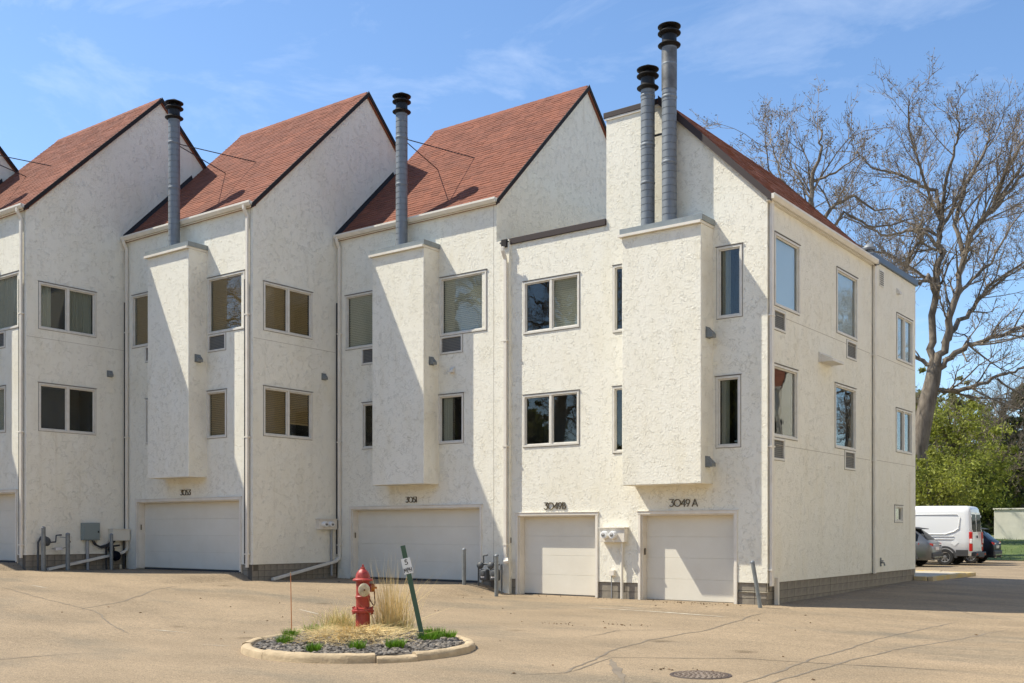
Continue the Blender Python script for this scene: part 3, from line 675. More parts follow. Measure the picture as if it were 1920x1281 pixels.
c = MB(); c.box(BL-.22, -.16, 9.12, BL-.04, .1, 9.33); c.box(BL-.3, -.12, 9.25, BL+.0, .02, 9.28); c.build('corner_flashing', 'trim_dark', H, bevel=.02)
c = MB(); c.box(TL-.06, -.05, ZT, TR+.01, .25, ZT+.14); c.box(TL-.06, .25, ZT, TL+.2, YR2, ZT+.14); c.build('tower_coping', 'trim_brown', H, bevel=.01)
c = MB(); c.box(TL-.03, -.035, ZT-.05, TR-.01, -.001, ZT-.002); c.build('coping_drip', 'white', H)
c = MB(); c.box(-.2, YR2+.12, 9.20, .07, DEP+.05, 9.38); c.box(BL, DEP-.2, 9.2, -.2, DEP+.05, 9.38); c.build('rear_coping', 'trim_blue', H, bevel=.01)
# sloping roof
sl = (11.86-9.20)/(0-TR)
r = MB(); slab(r, [(.12, -.09, 9.26-.12*sl), (.12, YR2+.08, 9.26-.12*sl), (TR, YR2+.08, 11.93), (TR, -.09, 11.93)], .1); roof = r.build('roof', 'shingle', H)
shingles(roof, (.14, -.1, 9.262-.14*sl), (0, 1, 0), (-1, 0, sl), YR2+.19, math.hypot(.14-TR, 11.93-9.26+.14*sl))
for y in (-.12, YR2+.082):
    t = MB(); t.add([(.14, y, 9.28-.14*sl), (TR-.03, y, 11.99), (TR-.03, y, 11.78), (.14, y, 9.10-.14*sl), (.14, y+.03, 9.28-.14*sl), (TR-.03, y+.03, 11.99), (TR-.03, y+.03, 11.78), (.14, y+.03, 9.10-.14*sl)], [(0, 3, 2, 1), (4, 5, 6, 7), (0, 1, 5, 4), (3, 7, 6, 2), (0, 4, 7, 3), (1, 2, 6, 5)]); t.build('rake_trim', 'trim_brown', H)
gt = MB(); gt.prism([(.10, -.11, 9.02), (.16, -.11, 9.02), (.215, -.11, 9.09), (.215, -.11, 9.14), (.2, -.11, 9.14), (.2, -.11, 9.10), (.15, -.11, 9.035), (.10, -.11, 9.035)], (0, YR2+.2, 0), 0)
gt.quad((.101, -.11, 9.02), (.101, YR2+.09, 9.02), (.101, YR2+.09, 9.14), (.101, -.11, 9.14)); gt.box(.1, -.116, 9.02, .21, -.11, 9.13); gt.box(.1, YR2+.09, 9.02, .21, YR2+.096, 9.13); gt.build('gutter', 'white', H)
c = MB(); c.box(.001, -.08, 9.0, .099, YR2+.05, 9.016); c.build('soffit', 'white', H)
c = MB(); c.lathe([(.10, 0), (.1, .09), (.17, .10), (.18, .16), (.13, .24), (.06, .28), (.01, .29)], (-.12, YR2+.3, 9.38), 16); c.build('roof_vent', 'galv', H, smooth=40)
garage(H, F, gA[0], gA[1], .0, 2.14); garage(H, F, gB[0], gB[1], .02, 2.14)
window(H, F, *wins['bu'], sashes=2, fill=[None, (bw, 0)]); window(H, F, *wins['bl'], sashes=2); window(H, F, *wins['nu']); window(H, F, *wins['nl']); window(H, F, *wins['ru'], fill='curtain_edge'); window(H, F, *wins['rl'], fill='curtain_edge')
for kx in ('w1', 'w2'): window(H, G, *rw[kx], fill=('shade', .27), ac=rac[kx])
for kx in ('w3', 'w4'): window(H, G, *rw[kx], ac=rac[kx])
window(H, G, *rw['w5'], sashes=2, fill='shade'); window(H, G, *rw['w6'], sashes=2); window(H, G, *rw['w7'])
chimney_box(H, F, X(-12.89), X(-10.82), 2.75, 8.68, .6)
flue(H, X(-12.36), -.3, 8.80, 12.70, .165, (.27, .5, .8)); flue(H, X(-11.79), -.3, 8.80, 13.55, .172, (.3, .62, .78), soot=True)
br = MB(); br.box(X(-12.36), -.14, 11.03, X(-11.79), -.10, 11.07); br.box(X(-12.1), -.12, 11.03, X(-12.06), .01, 11.07); br.build('flue_brace', 'dark_line', H)
BP = Plane('side', X(-10.82)); vent_hood(H, BP, -.27, 6.19, .2, .23, .16); vent_hood(H, BP, -.29, 3.25, .2, .23, .16)
lettering('house_number', H, F, '3049B', X(-15.55), 2.23, .17, 'numeral'); lettering('house_number', H, F, '3049 A', X(-11.93), 2.25, .165, 'numeral')
blocks(H, F, X(-13.93)+.003, X(-12.79)-.003, -.02, .415); blocks(H, F, X(-10.22)+.003, -.032, -.02, .505); blocks(H, F, BL, X(-16.46)-.003, -.02, .415); blocks(H, G, .032, DEP-.02, -.06, .505, .4, .19)
downspout(H, G, .12, 9.05, .44, elbow=False, dark_line=.075, w=.13, ns=.055); q = MB(); q.box(.02, .35, 0, .10, .44, .62); q.build('drain_stub', 'white', H)
downspout(H, G, YR2+.22, 9.1, .50, elbow=False, dark_line=.07, w=.11)
c = MB(); c.box(.002, YR2+.12, 9.04, .16, YR2+.34, 9.19); c.build('leader_head', 'galv', H, bevel=.02)
downspout(H, Plane('front', -.10), BL-.07, 9.08, .95, dark_line=-.02, w=.09)
c = MB(); rtube(c, [(BL-.07, -.16, .95), (BL+.0, -.22, .90), (BL+.10, -.36, .86)], .13, .07); c.build('leader_pipe', 'white', H, bevel=.006)
gr = MB(); pbox(gr, G, 7.75, 8.12, .0, .02, 8.58, 9.04)
grille = gr.build('wall_grille', 'frame', H)
for i in range(7):
    l = MB(); pbox(l, G, 7.79, 8.08, .021, .032, 8.62+i*.058, 8.65+i*.058); l.build('louvre', 'screen', grille)
c = MB(); c.box(0, 3.1, 5.83, .03, 4.0, 6.08)
c.add([(.03, 3.15, 5.84), (.03, 3.95, 5.84), (.03, 3.95, 6.05), (.03, 3.15, 6.05), (.34, 3.15, 5.84), (.34, 3.95, 5.84), (.34, 3.95, 5.90), (.34, 3.15, 5.90)], [(0, 4, 5, 1), (4, 7, 6, 5), (7, 3, 2, 6), (0, 3, 7, 4), (1, 5, 6, 2)]); c.build('exhaust_hood', 'frame', H)
vent_hood(H, G, 9.43, 8.71, .16, .16, .1, 'frame')
c = MB(); c.tube([(0, 7.88, .78), (.1, 7.88, .78), (.12, 7.88, .70)], .022, 8); c.box(.0, 7.83, .68, .02, 7.93, .92); c.tube([(.06, 7.84, .83), (.06, 7.92, .83)], .02, 8); c.build('wall_tap', 'galv_dull', H)
j = MB()
for z in (3.62, 6.56): pbox(j, G, .5, YR2, 0, .0025, z, z+.012); pbox(j, G, YR2+.35, DEP-.05, 0, .0025, z+.03, z+.042)
j.build('control_joint', 'joint', H)
c = MB(); pbox(c, F, X(-13.64)-3.05, X(-13.64)-2.97, .001, .035, 1.36, 1.5); c.build('door_buzzer', 'numeral', H)
c = MB(); pbox(c, F, X(-12.685), X(-12.66), -.14, -.1, 1.10, 1.26); c.build('key_pad', 'numeral', H)
# neighbour across the alley, outside the picture but mirrored in the alley-side windows
townhouse(9, None, 'white townhouse across the alley, seen only as a reflection in the corner house windows', [None]*6, loc=(12.5, 62, .4), detail=False)

# unseen row added across the alley, raised to bounce sunlight onto the corner house
def added_row_house(loc, label):
    T = thing('added_row_house', label, 'house', loc, math.radians(-90), group='added light-bouncing row across the alley')
    F_ = Plane('front', 0); ops = [(-5.2, -3.6, 6.7, 8.3), (-2.4, -.8, 6.7, 8.3), (-5.2, -3.6, 3.7, 5.2), (-2.4, -.8, 3.7, 5.2)]
    m = MB(); wall(m, F_, -6.0, 0, -.2, 12.4, [o_+(.12,) for o_ in ops]+[(-5.4, -.6, -.2, 2.2, .25)]); m.quad((0, 0, -.2), (0, 9, -.2), (0, 9, 12.4), (0, 0, 12.4)); m.quad((-6, 0, -.2), (-6, 9, -.2), (-6, 9, 12.4), (-6, 0, 12.4)); m.quad((-6, 9, -.2), (0, 9, -.2), (0, 9, 12.4), (-6, 9, 12.4))
    m.add([(0, 0, 12.4), (0, 9, 12.4), (0, 4.5, 15.6)], [(0, 1, 2)]); m.add([(-6, 0, 12.4), (-6, 9, 12.4), (-6, 4.5, 15.6)], [(0, 1, 2)]); m.build('wall', 'stucco', T, recalc=False)
    m = MB(); slab(m, [(-6, -.15, 12.35), (0, -.15, 12.35), (0, 4.5, 15.7), (-6, 4.5, 15.7)], .1); slab(m, [(-6, 4.5, 15.7), (0, 4.5, 15.7), (0, 9.15, 12.35), (-6, 9.15, 12.35)], .1); m.build('roof', 'shingle', T)
    for o_ in ops:
        m = MB(); framebox(m, F_, *o_, .05, -.06, .02); w = m.build('window', 'frame', T); m = MB(); pbox(m, F_, o_[0]+.05, o_[1]-.05, -.11, -.05, o_[2]+.05, o_[3]-.05); w2 = m.build('pane', 'car_glass', w)
    for r_ in range(4): m = MB(); pbox(m, F_, -5.39, -.61, -.24, -.2, -.2+r_*.6+.01, .4+r_*.6-.01); m.build('door_panel', 'door', T)
    return T
RH = added_row_house((5.6, -14, 0), 'unseen white row houses added across the alley to bounce light')
for i_ in range(1, 12):
    r_ = RH.copy(); COL.objects.link(r_); r_.location = (5.6+.4*(i_ % 2), -14+6*i_, gz(8, -14+6*i_))
    for ch in RH.children:
        c_ = ch.copy(); COL.objects.link(c_); c_.parent = r_
        for g_ in ch.children: d_ = g_.copy(); COL.objects.link(d_); d_.parent = c_
# ------------------------------------------------------------------ meters, bollards and pipes at the walls
def pipe_meter(name, label, cat, loc, n, rz=0):
    T = thing(name, label, cat, loc, rz)
    m = MB(); m.tube([(-.3, .0, -.2), (-.3, 0, .5), (-.25, 0, .58)], .022, 8)
    m.tube([(-.30, 0, .55), (.05+.35*(n-1), 0, .55)], .024, 8)
    for i in range(n): m.tube([(-.13+.35*i, 0, .78), (-.13+.35*i, 0, .52)], .02, 8); m.tube([(.10+.35*i, 0, .55), (.10+.35*i, 0, .40)], .02, 8); m.tube([(-.13+.35*i, 0, .77), (.02+.35*i, -.02, .79)], .02, 8)
    m.tube([(.12+.35*(n-1), 0, .55), (.12+.35*(n-1), 0, -.2)], .022, 8)
    m.build('gas_pipe', 'meter_grey', T, smooth=50)
    for i in range(n):
        x = -.08+.35*i
        b = MB(); b.box(x-.13, -.1, .12, x+.11, .09, .42); o = b.build('meter_body', 'meter_grey', T, bevel=.05)
        d = MB(); d.lathe([(.075, 0), (.075, .03), (.06, .035)], (x-.01, -.10, .31), 16, (0, -1, 0)); d.build('dial', 'meter_grey', T, smooth=40)
        r = MB(); r.lathe([(.02, -.05), (.09, -.04), (.10, 0), (.09, .03), (.03, .06)], (x-.12, -.06, .52), 14, (0, -1, .2)); r.build('regulator', 'meter_grey', T, smooth=50)
        s = MB(); s.box(x-.07, -.106, .2, x+.05, -.1005, .235); s.build('tag_plate', 'lamp_white', T)
    return T
def bollard(label, x, y, h, r=.05, lean=(0, 0), m='galv_dull'):
    z = gz(x, y)
    T = thing('bollard', label, 'bollard', (x, y, z), group='steel posts guarding the wall corners and meters')
    p = MB(); p.tube([(-lean[0]*.1, -lean[1]*.1, -.25), (lean[0], lean[1], h)], r, 14); p.build('post', m, T, smooth=40)
    c = MB(); c.lathe([(r+.004, 0), (r+.004, .02), (r*.7, .045), (.005, .055)], (lean[0], lean[1], h-.012), 14, (lean[0], lean[1], h)); c.build('post_cap', 'galv', T, smooth=40)
pipe_meter('gas_meter', 'pair of grey gas meters between two posts at the step beside garage 3049B', 'gas meter', (-17.05, 21.72, gz(-17.05, 21.6)+.12), 2)
bollard('upright grey steel post left of the paired gas meters', -17.62, 21.45, .92)
bollard('upright grey steel post right of the paired gas meters, beside garage 3049B', -16.2, 21.0, 1.02)
bollard('battered steel post leaning against the corner by garage 3049A', -9.33, 21.46, .98, .045, (-.20, .0))
bollard('leftmost of three grey posts at the far left gable, under the bent gas regulator', -28.55, 15.98, 1.22, .06)
bollard('middle of three grey posts at the far left gable, between regulator and panel', -28.55, 16.72, 1.05, .06)
bollard('rightmost of three grey posts at the far left gable, before the dark meter', -28.62, 18.16, 1.05, .05)
G9 = Plane('side', -28.99)
T = thing('gas_regulator', 'bent grey gas regulator with thin tube loop on the far left gable wall', 'gas meter', (-28.99, 16.2, .5))
m = MB(); m.tube([(.12, -.2, -.2), (.12, -.2, .85), (.14, -.12, 1.0), (.14, .02, 1.0), (.14, .08, .9)], .03, 10); m.tube([(.14, .0, .84), (.14, .32, .86), (.14, .34, 1.05), (.14, .5, 1.06)], .022, 8); m.build('gas_pipe', 'meter_grey', T, smooth=50)
m = MB(); m.lathe([(.03, -.07), (.13, -.04), (.14, 0), (.12, .04), (.05, .08)], (.18, .02, .88), 16, (1, .2, .2)); m.build('regulator', 'meter_grey', T, smooth=50)
m = MB(); m.tube([(.14, .45, 1.0), (.15, .68, .98), (.15, .78, .86), (.15, .7, .72), (.15, .5, .66), (.14, .2, .66)], .008, 6); m.build('sensing_tube', 'dark_line', T, smooth=60)
m = MB(); m.box(.1, .3, .62, .2, .5, .7); m.build('tag_plate', 'lamp_white', T)
T = thing('electric_cabinet', 'grey-green electric cabinet on a conduit on the far left gable wall', 'electric box', (-28.99, 17.65, .5))
m = MB(); m.box(.002, -.27, .9, .16, .27, 1.42); b = m.build('casing', 'panel_green', T, bevel=.01)
m = MB(); m.box(.161, -.25, .92, .172, .25, 1.38); m.build('hinged_door', 'panel_green', T, bevel=.006)
m = MB(); m.box(.172, .19, 1.12, .19, .22, 1.18); m.build('latch', 'black', T)
m = MB(); m.tube([(.08, -.1, .9), (.08, -.08, -.3)], .045, 12); m.build('conduit', 'pipe_grey', T, smooth=40)
m = MB(); m.tube([(.08, .06, .9), (.1, .12, .78), (.1, .3, .70), (.1, .5, .74), (.1, .68, .84), (.1, .8, .86)], .03, 8); m.tube([(.1, .1, .88), (.13, .17, .75), (.13, .35, .67), (.13, .55, .72), (.13, .75, .84)], .025, 8); m.build('power_cable', 'dark_line', T, smooth=60)
T = thing('utility_box', 'white utility box above dark pipework next to garage 3053', 'utility box', (-28.99, 18.58, .5))
m = MB(); m.box(.003, -.3, .88, .26, .28, 1.22); m.build('cabinet', 'door', T, bevel=.008)
m = MB(); m.box(.003, -.31, 1.221, .28, .29, 1.24); m.build('lid', 'white', T)
m = MB(); m.tube([(.1, .17, .88), (.1, .17, -.1)], .03, 8); m.tube([(.1, -.42, .75), (.1, -.42, -.1)], .03, 8); m.tube([(.14, -.42, .7), (.14, .0, .74)], .025, 8); m.build('pipework', 'dark_line', T, smooth=40)
m = MB(); m.lathe([(.05, -.1), (.14, -.06), (.16, .0), (.14, .08), (.06, .12)], (.2, -.18, .42), 16, (1, 0, 0)); m.lathe([(.03, -.06), (.1, -.03), (.1, .03), (.03, .06)], (.18, -.3, .62), 14, (1, 0, 0)); m.build('meter_body', 'car_navy', T, smooth=40)
m = MB(); m.tube([(.12, .05, .15), (.12, .05, -.1)], .04, 8); m.build('plastic_pipe', 'cream', T, smooth=40)
def emeter(label, loc, P, leg, stub=False):
    T = thing('electric_meter', label, 'electric meter', loc)
    b = MB(); pbox(b, P, -.35, .35, .002, .18, .0, .34); b.build('cabinet', 'white', T, bevel=.01)
    h = MB(); pbox(h, P, -.38, .37, .002, .22, .341, .365); h.build('rain_hood', 'white', T)
    for u in (-.18, .06):
        d = MB(); d.lathe([(.095, 0), (.095, .09), (.085, .12), (.05, .125)], P(u, .18, .18), 20, Vector(P(0, 1, 0))-Vector(P(0, 0, 0))); d.build('meter_dial', 'sign_white', T, smooth=40)
        e = MB(); c = P(u, .306, .18); e.lathe([(.05, 0), (.05, .004)], c, 16, Vector(P(0, 1, 0))-Vector(P(0, 0, 0))); e.build('dial_face', 'screen', T)
        q = MB(); pbox(q, P, u-.03, u+.03, .3105, .314, .19, .215); q.build('dial_window', 'lamp_white', T)
    c = MB(); c.tube([P(.22, .08, 0), P(.22, .08, leg)], .035, 12); c.build('conduit', 'pipe_grey' if not stub else 'door', T, smooth=40)
    if stub:
        c = MB(); pbox(c, P, -.14, .0, .002, .1, -.82, -.68); c.build('junction_box', 'white', T, bevel=.008)
        c = MB(); c.tube([P(-.09, .05, -.82), P(-.09, .05, leg)], .014, 8); c.build('thin_conduit', 'pipe_grey', T, smooth=40)
    return T
emeter('two round electric meters in a white box between garages 3049B and 3049A', (-13.42, 22.18, 1.40), Plane('front', 0), -1.45, True)
T = emeter('two round electric meters in a pale box on the 3053 gable wall near the downspout', (-23.03, 21.55, 1.72), Plane('side', 0), -1.6)
T.scale = (1, 1, .85)

# ------------------------------------------------------------------ island, hydrant, sign
IC = Vector((-10.75, 10.75, 0)); IR = 1.72
def ipt(a, r): 
    # ring slightly longer away from the camera
    d = Vector((math.cos(a), math.sin(a), 0)); q = Vector((-.70, .71, 0)); e = Vector((.71, .70, 0))
    return IC+q*(d.dot(q)*r*1.04)+e*(d.dot(e)*r*.97)
T = thing('kerb_ring', 'round concrete kerb of cracked segments edging the planted island', 'kerb', IC)
cuts = [0.35, 1.5, 2.6, 3.55, 3.95, 4.62, 5.62, 5.95]
cuts = cuts+[cuts[0]+2*math.pi]
for i in range(len(cuts)-1):
    a0, a1 = cuts[i]+.004, cuts[i+1]-.004; n = max(3, int((a1-a0)/.07)); mb = MB(); dr = rnd.uniform(-.02, .02); dzz = rnd.uniform(-.012, .012)
    if i == 6: dr, dzz = .05, -.03
    sec = [(.04, -.15), (.04, .075), (.06, .10), (.09, .112), (.14, .108), (.18, .09), (.20, .05), (.21, -.15)]
    for k in range(n+1):
        a = a0+(a1-a0)*k/n
        for (o, z) in sec:
            p = ipt(a, IR-.2+o+dr+rnd.uniform(-.006, .006))-IC; mb.v.append((p.x, p.y, z+dzz+rnd.uniform(-.006, .006)))
    m_ = len(sec)
    for k in range(n):
        for q in range(m_-1): mb.f.append((k*m_+q, k*m_+q+1, (k+1)*m_+q+1, (k+1)*m_+q))
    mb.f += [tuple(range(m_)), tuple(n*m_+q for q in range(m_))[::-1]]
    mb.build('kerb_segment', 'kerb', T, smooth=40)
def mound(p):
    d = (p-IC).length; return .07+.11*math.exp(-((p.x+11.3)**2+(p.y-11.2)**2)/.7)
mb = MB(); nr, na = 12, 40
for i in range(nr+1):
    for k in range(na):
        p = ipt(2*math.pi*k/na, (IR-.17)*i/nr); mb.v.append((p.x, p.y, mound(p)+rnd.uniform(-.012, .012)))
for i in range(nr):
    for k in range(na): mb.f.append((i*na+k, i*na+(k+1) % na, (i+1)*na+(k+1) % na, (i+1)*na+k))
o = mb.build('island_soil', 'soil', smooth=60, recalc=False); tag(o, None, None, kind='structure')
def rand_in(r): 
    a = rnd.uniform(0, 2*math.pi); return ipt(a, r*math.sqrt(rnd.random()))
mb = MB()
ico = [Vector(v).normalized() for v in ((0, 0, 1), (.9, 0, .4), (.28, .85, .4), (-.72, .53, .4), (-.72, -.53, .4), (.28, -.85, .4), (.72, .53, -.4), (-.28, .85, -.4), (-.9, 0, -.4), (-.28, -.85, -.4), (.72, -.53, -.4), (0, 0, -1))]
icf = [(0, 1, 2), (0, 2, 3), (0, 3, 4), (0, 4, 5), (0, 5, 1), (1, 6, 2), (2, 7, 3), (3, 8, 4), (4, 9, 5), (5, 10, 1), (2, 6, 7), (3, 7, 8), (4, 8, 9), (5, 9, 10), (1, 10, 6), (11, 7, 6), (11, 8, 7), (11, 9, 8), (11, 10, 9), (11, 6, 10)]
for i in range(2600):
    p = rand_in(IR-.22); s = rnd.uniform(.016, .042); R = Matrix.Rotation(rnd.uniform(0, 6.28), 3, 'Z') @ Matrix.Rotation(rnd.uniform(-.6, .6), 3, 'X')
    sc = Vector((s*rnd.uniform(.8, 1.4), s, s*rnd.uniform(.4, .8))); z = mound(p)+s*.25
    mb.add([R @ Vector((v.x*sc.x*rnd.uniform(.8, 1.15), v.y*sc.y*rnd.uniform(.8, 1.15), v.z*sc.z))+Vector((p.x, p.y, z)) for v in ico], icf)
tag(mb.build('slate_gravel', 'stone', recalc=False), 'dark slate gravel filling the kerbed island', 'gravel', kind='stuff')
def blade(mb, p, d, L, w, bend, segs=4):
    """a grass blade: tapered three-sided strip bending over"""
    d = Vector(d).normalized(); side = d.cross(Vector((0, 0, 1))); side = side.normalized() if side.length > .05 else Vector((rnd.uniform(-1, 1), rnd.uniform(-1, 1), 0)).normalized()
    o = len(mb.v); q = Vector(p); bd = Vector((d.x, d.y, 0)); bd = bd.normalized() if bd.length > 1e-3 else Vector((1, 0, 0))
    nn = side.cross(d).normalized()
    for i in range(segs+1):
        t = i/segs; ww = w*(1-t*.85); mb.v += [tuple(q-side*ww), tuple(q+side*ww), tuple(q+nn*ww*.8)]
        dd = (d+(bd*.9-Vector((0, 0, .9)))*bend*t).normalized(); q = q+dd*L/segs
        if q.z < p[2]-.02: q.z = p[2]-.02
    for i in range(segs):
        a = o+i*3
        mb.f += [(a, a+1, a+4, a+3), (a+1, a+2, a+5, a+4), (a+2, a, a+3, a+5)]
def gauss(a): return rnd.gauss(0, a)
HY = Vector((-11.61, 11.67, .15))
mb = MB(); 
for i in range(1700):      # flattened straw lying round the hydrant
    c = Vector((-11.2+gauss(.36), 11.15+gauss(.36), 0))
    if i % 4 == 0: c = Vector((-11.0+gauss(.35), 10.6+gauss(.25), 0))
    if (c-IC).length > IR-.28: continue
    a = math.atan2(c.y-11.55, c.x+11.55)+gauss(.6); d = Vector((math.cos(a), math.sin(a), rnd.uniform(.05, .75)))
    blade(mb, (c.x, c.y, mound(c)+rnd.uniform(.0, .03)), d*1.0 if (c-HY).length > .35 else Vector((d.x, d.y, .1)), rnd.uniform(.15, .42), rnd.uniform(.0025, .0045), rnd.uniform(.2, 1.3))
tag(mb.build('flattened_straw', 'straw', recalc=False), 'flattened dry straw lying over the gravel round the hydrant', 'dry grass', kind='stuff')
T = thing('tall_grass', 'tall clump of upright dry straw grass right of the red hydrant', 'grass clump', (-11.35, 12.05, .08))
mb = MB()
for i in range(420):
    c = (gauss(.13), gauss(.13), .02); d = Vector((gauss(.13)+c[0]*.5, gauss(.13)+c[1]*.5, 1)); blade(mb, c, d, rnd.uniform(.35, .85)*(1 if i % 4 else 1.5), rnd.uniform(.003, .005), rnd.uniform(0, .35), 5)
for i in range(18): blade(mb, (gauss(.1), gauss(.1), .05), Vector((gauss(.8)+.4, gauss(.6), .7)), rnd.uniform(.8, 1.3), .0045, .1, 5)
mb.build('dry_blades', 'straw', T, recalc=False)
mb = MB()
for i in range(260):
    c = (gauss(.2), gauss(.2), .01); d = Vector((gauss(.4), gauss(.4), 1)); blade(mb, c, d, rnd.uniform(.12, .36), .003, rnd.uniform(.1, .7))
mb.build('fresh_blades', 'straw_green', T, recalc=False)
T = thing('tall_grass', 'low shaggy clump of yellow-green grass left of the red hydrant', 'grass clump', (-12.25, 11.85, .08))
mb = MB()
for i in range(420):
    c = (gauss(.16), gauss(.16), .02); d = Vector((gauss(.5), gauss(.5), 1)); blade(mb, c, d, rnd.uniform(.2, .52), .003, rnd.uniform(.2, .9))
mb.build('dry_blades', 'straw', T, recalc=False)
mb = MB()
for i in range(300):
    c = (gauss(.2), gauss(.2), .02); d = Vector((gauss(.35), gauss(.35), 1)); blade(mb, c, d, rnd.uniform(.15, .42), .003, rnd.uniform(.1, .6))
mb.build('fresh_blades', 'straw_green', T, recalc=False)
tufts = [(-12.02, 10.58, .15, 'green tuft near the orange marker stake, upper of the two at the left kerb'), (-11.50, 10.02, .15, 'green tuft close to the left kerb, lower of the two there'), (-10.46, 9.60, .13, 'small green tuft by the front kerb, left of centre'),
         (-10.22, 10.16, .14, 'green tuft at the front below the red hydrant'), (-9.90, 10.58, .17, 'green tuft at the front between the hydrant and the leaning sign post'), (-10.15, 11.55, .2, 'broad green tuft at the foot of the leaning sign post'),
         (-10.55, 12.1, .2, 'wide green tuft behind the sign post foot'), (-10.15, 11.95, .17, 'green tuft right of the sign post, closest to the right kerb'), (-12.15, 11.15, .17, 'spiky green tuft left of the dry straw')]
for x, y, r, lb in tufts:
    p = Vector((x, y, 0)); T = thing('green_tuft', lb, 'plant', (x, y, mound(p)), group='green tufts sprouting on the island')
    mb = MB()
    for i in range(int(1500*r)):
        a = rnd.uniform(0, 6.28); q = r*.75*math.sqrt(rnd.random()); c = (math.cos(a)*q, math.sin(a)*q, 0); d = Vector((c[0]*2.5+gauss(.22), c[1]*2.5+gauss(.22), 1)); blade(mb, c, d, rnd.uniform(.06, .15), rnd.uniform(.005, .008), rnd.uniform(0, .5), 3)
    mb.build('leaves', 'tuft', T, recalc=False)
    mb = MB()
    for i in range(25): 
        a = rnd.uniform(0, 6.28); q = r*.4*rnd.random(); mb.tube([(math.cos(a)*q, math.sin(a)*q, -.02), (math.cos(a)*q*1.3, math.sin(a)*q*1.3, .05)], .004, 4)
    mb.build('stems', 'leaf_olive', T, recalc=False)
# hydrant
T = thing('fire_hydrant', 'red fire hydrant with a cream front cap on the planted island', 'hydrant', HY)
mb = MB(); mb.lathe([(.125, -.2), (.125, .27), (.13, .275)], n=24); mb.build('lower_barrel', 'hydrant', T, smooth=35)
mb = MB(); mb.lathe([(.12, .26), (.19, .265), (.195, .275), (.195, .30), (.18, .305), (.178, .31), (.178, .33), (.13, .345)], n=24)
for k in range(8):
    a = k*math.pi/4+.2; mb.lathe([(.016, -.07), (.016, -.055), (.009, -.05), (.009, .03), (.016, .035), (.016, .05)], (.175*math.cos(a), .175*math.sin(a), .305), 6)
mb.build('base_flange', 'hydrant', T, smooth=35)
mb = MB(); mb.lathe([(.12, .34), (.118, .46), (.125, .48), (.13, .49), (.13, .515), (.118, .525), (.116, .60), (.118, .66), (.12, .74), (.125, .755)], n=24); mb.build('upper_barrel', 'hydrant', T, smooth=35)
mb = MB(); mb.lathe([(.12, .745), (.17, .75), (.178, .76), (.178, .775), (.165, .785), (.125, .80)], n=24); mb.build('bonnet_flange', 'hydrant', T, smooth=35)
mb = MB(); n = 32; prof = [(.122, .79), (.118, .83), (.105, .87), (.08, .905), (.05, .93), (.035, .94)]
o = 0
for r, h in prof:
    for k in range(n):
        rr = r*(1+.06*max(0, math.cos(k*2*math.pi*8/n))); mb.v.append((rr*math.cos(2*math.pi*k/n), rr*math.sin(2*math.pi*k/n), h))
for i in range(len(prof)-1):
    for k in range(n): mb.f.append((i*n+k, i*n+(k+1) % n, (i+1)*n+(k+1) % n, (i+1)*n+k))
mb.f.append(tuple((len(prof)-1)*n+k for k in range(n)))
mb.build('bonnet', 'hydrant', T, smooth=40)
mb = MB(); mb.lathe([(.04, .935), (.04, .96), (.03, .965)], n=12); mb.lathe([(.022, .96), (.018, 1.0), (.004, 1.01)], n=5); mb.build('operating_nut', 'hydrant', T, smooth=30)
dv = Vector((.78, -.62, 0)); cz = Vector((0, 0, .62))
mb = MB(); mb.lathe([(.085, .05), (.085, .13), (.10, .135), (.10, .155), (.08, .16)], cz, 20, dv); mb.build('pumper_nozzle', 'hydrant', T, smooth=35)
mb = MB(); mb.lathe([(.097, .157), (.102, .165), (.102, .20), (.085, .212), (.06, .216), (.058, .21), (.04, .21), (.038, .222), (.022, .225)], cz, 24, dv); nz_ = mb.build('pumper_cap', 'cream', T, smooth=30)
mb = MB(); mb.lathe([(.018, .22), (.016, .25), (.004, .252)], cz, 5, dv); mb.build('cap_nut', 'rust', nz_)
dv = Vector((.72, .69, 0)); cz = Vector((0, 0, .645))
for dd, nm, mm_ in ((dv, 'hose_cap', 'orange'),):
    mb = MB(); mb.lathe([(.06, .06), (.06, .13), (.07, .135), (.07, .15)], cz, 16, dd); mb.build('hose_nozzle', 'hydrant', T, smooth=35)
    mb = MB(); mb.lathe([(.062, .152), (.066, .16), (.064, .20), (.045, .21), (.018, .212), (.016, .245)], cz, 14, dd); mb.build(nm, mm_, T, smooth=30)
mb = MB(); pts = []
for i in range(15):
    t = i/14; p = dv*(.20-.09*t)+Vector((.03*math.sin(t*3.1), -.02*math.sin(t*3.1), 0))+Vector((0, 0, .60-.12*t-.16*math.sin(math.pi*t))); pts.append(p+dv*.04*math.sin(math.pi*t))
for i in range(14): mb.tube([pts[i], pts[i]+(pts[i+1]-pts[i])*1.15], .007 if i % 2 else .010, 6)
mb.build('cap_chain', 'rust', T)
bpy.data.objects['fire_hydrant'].scale = (.88, .88, 1.0)
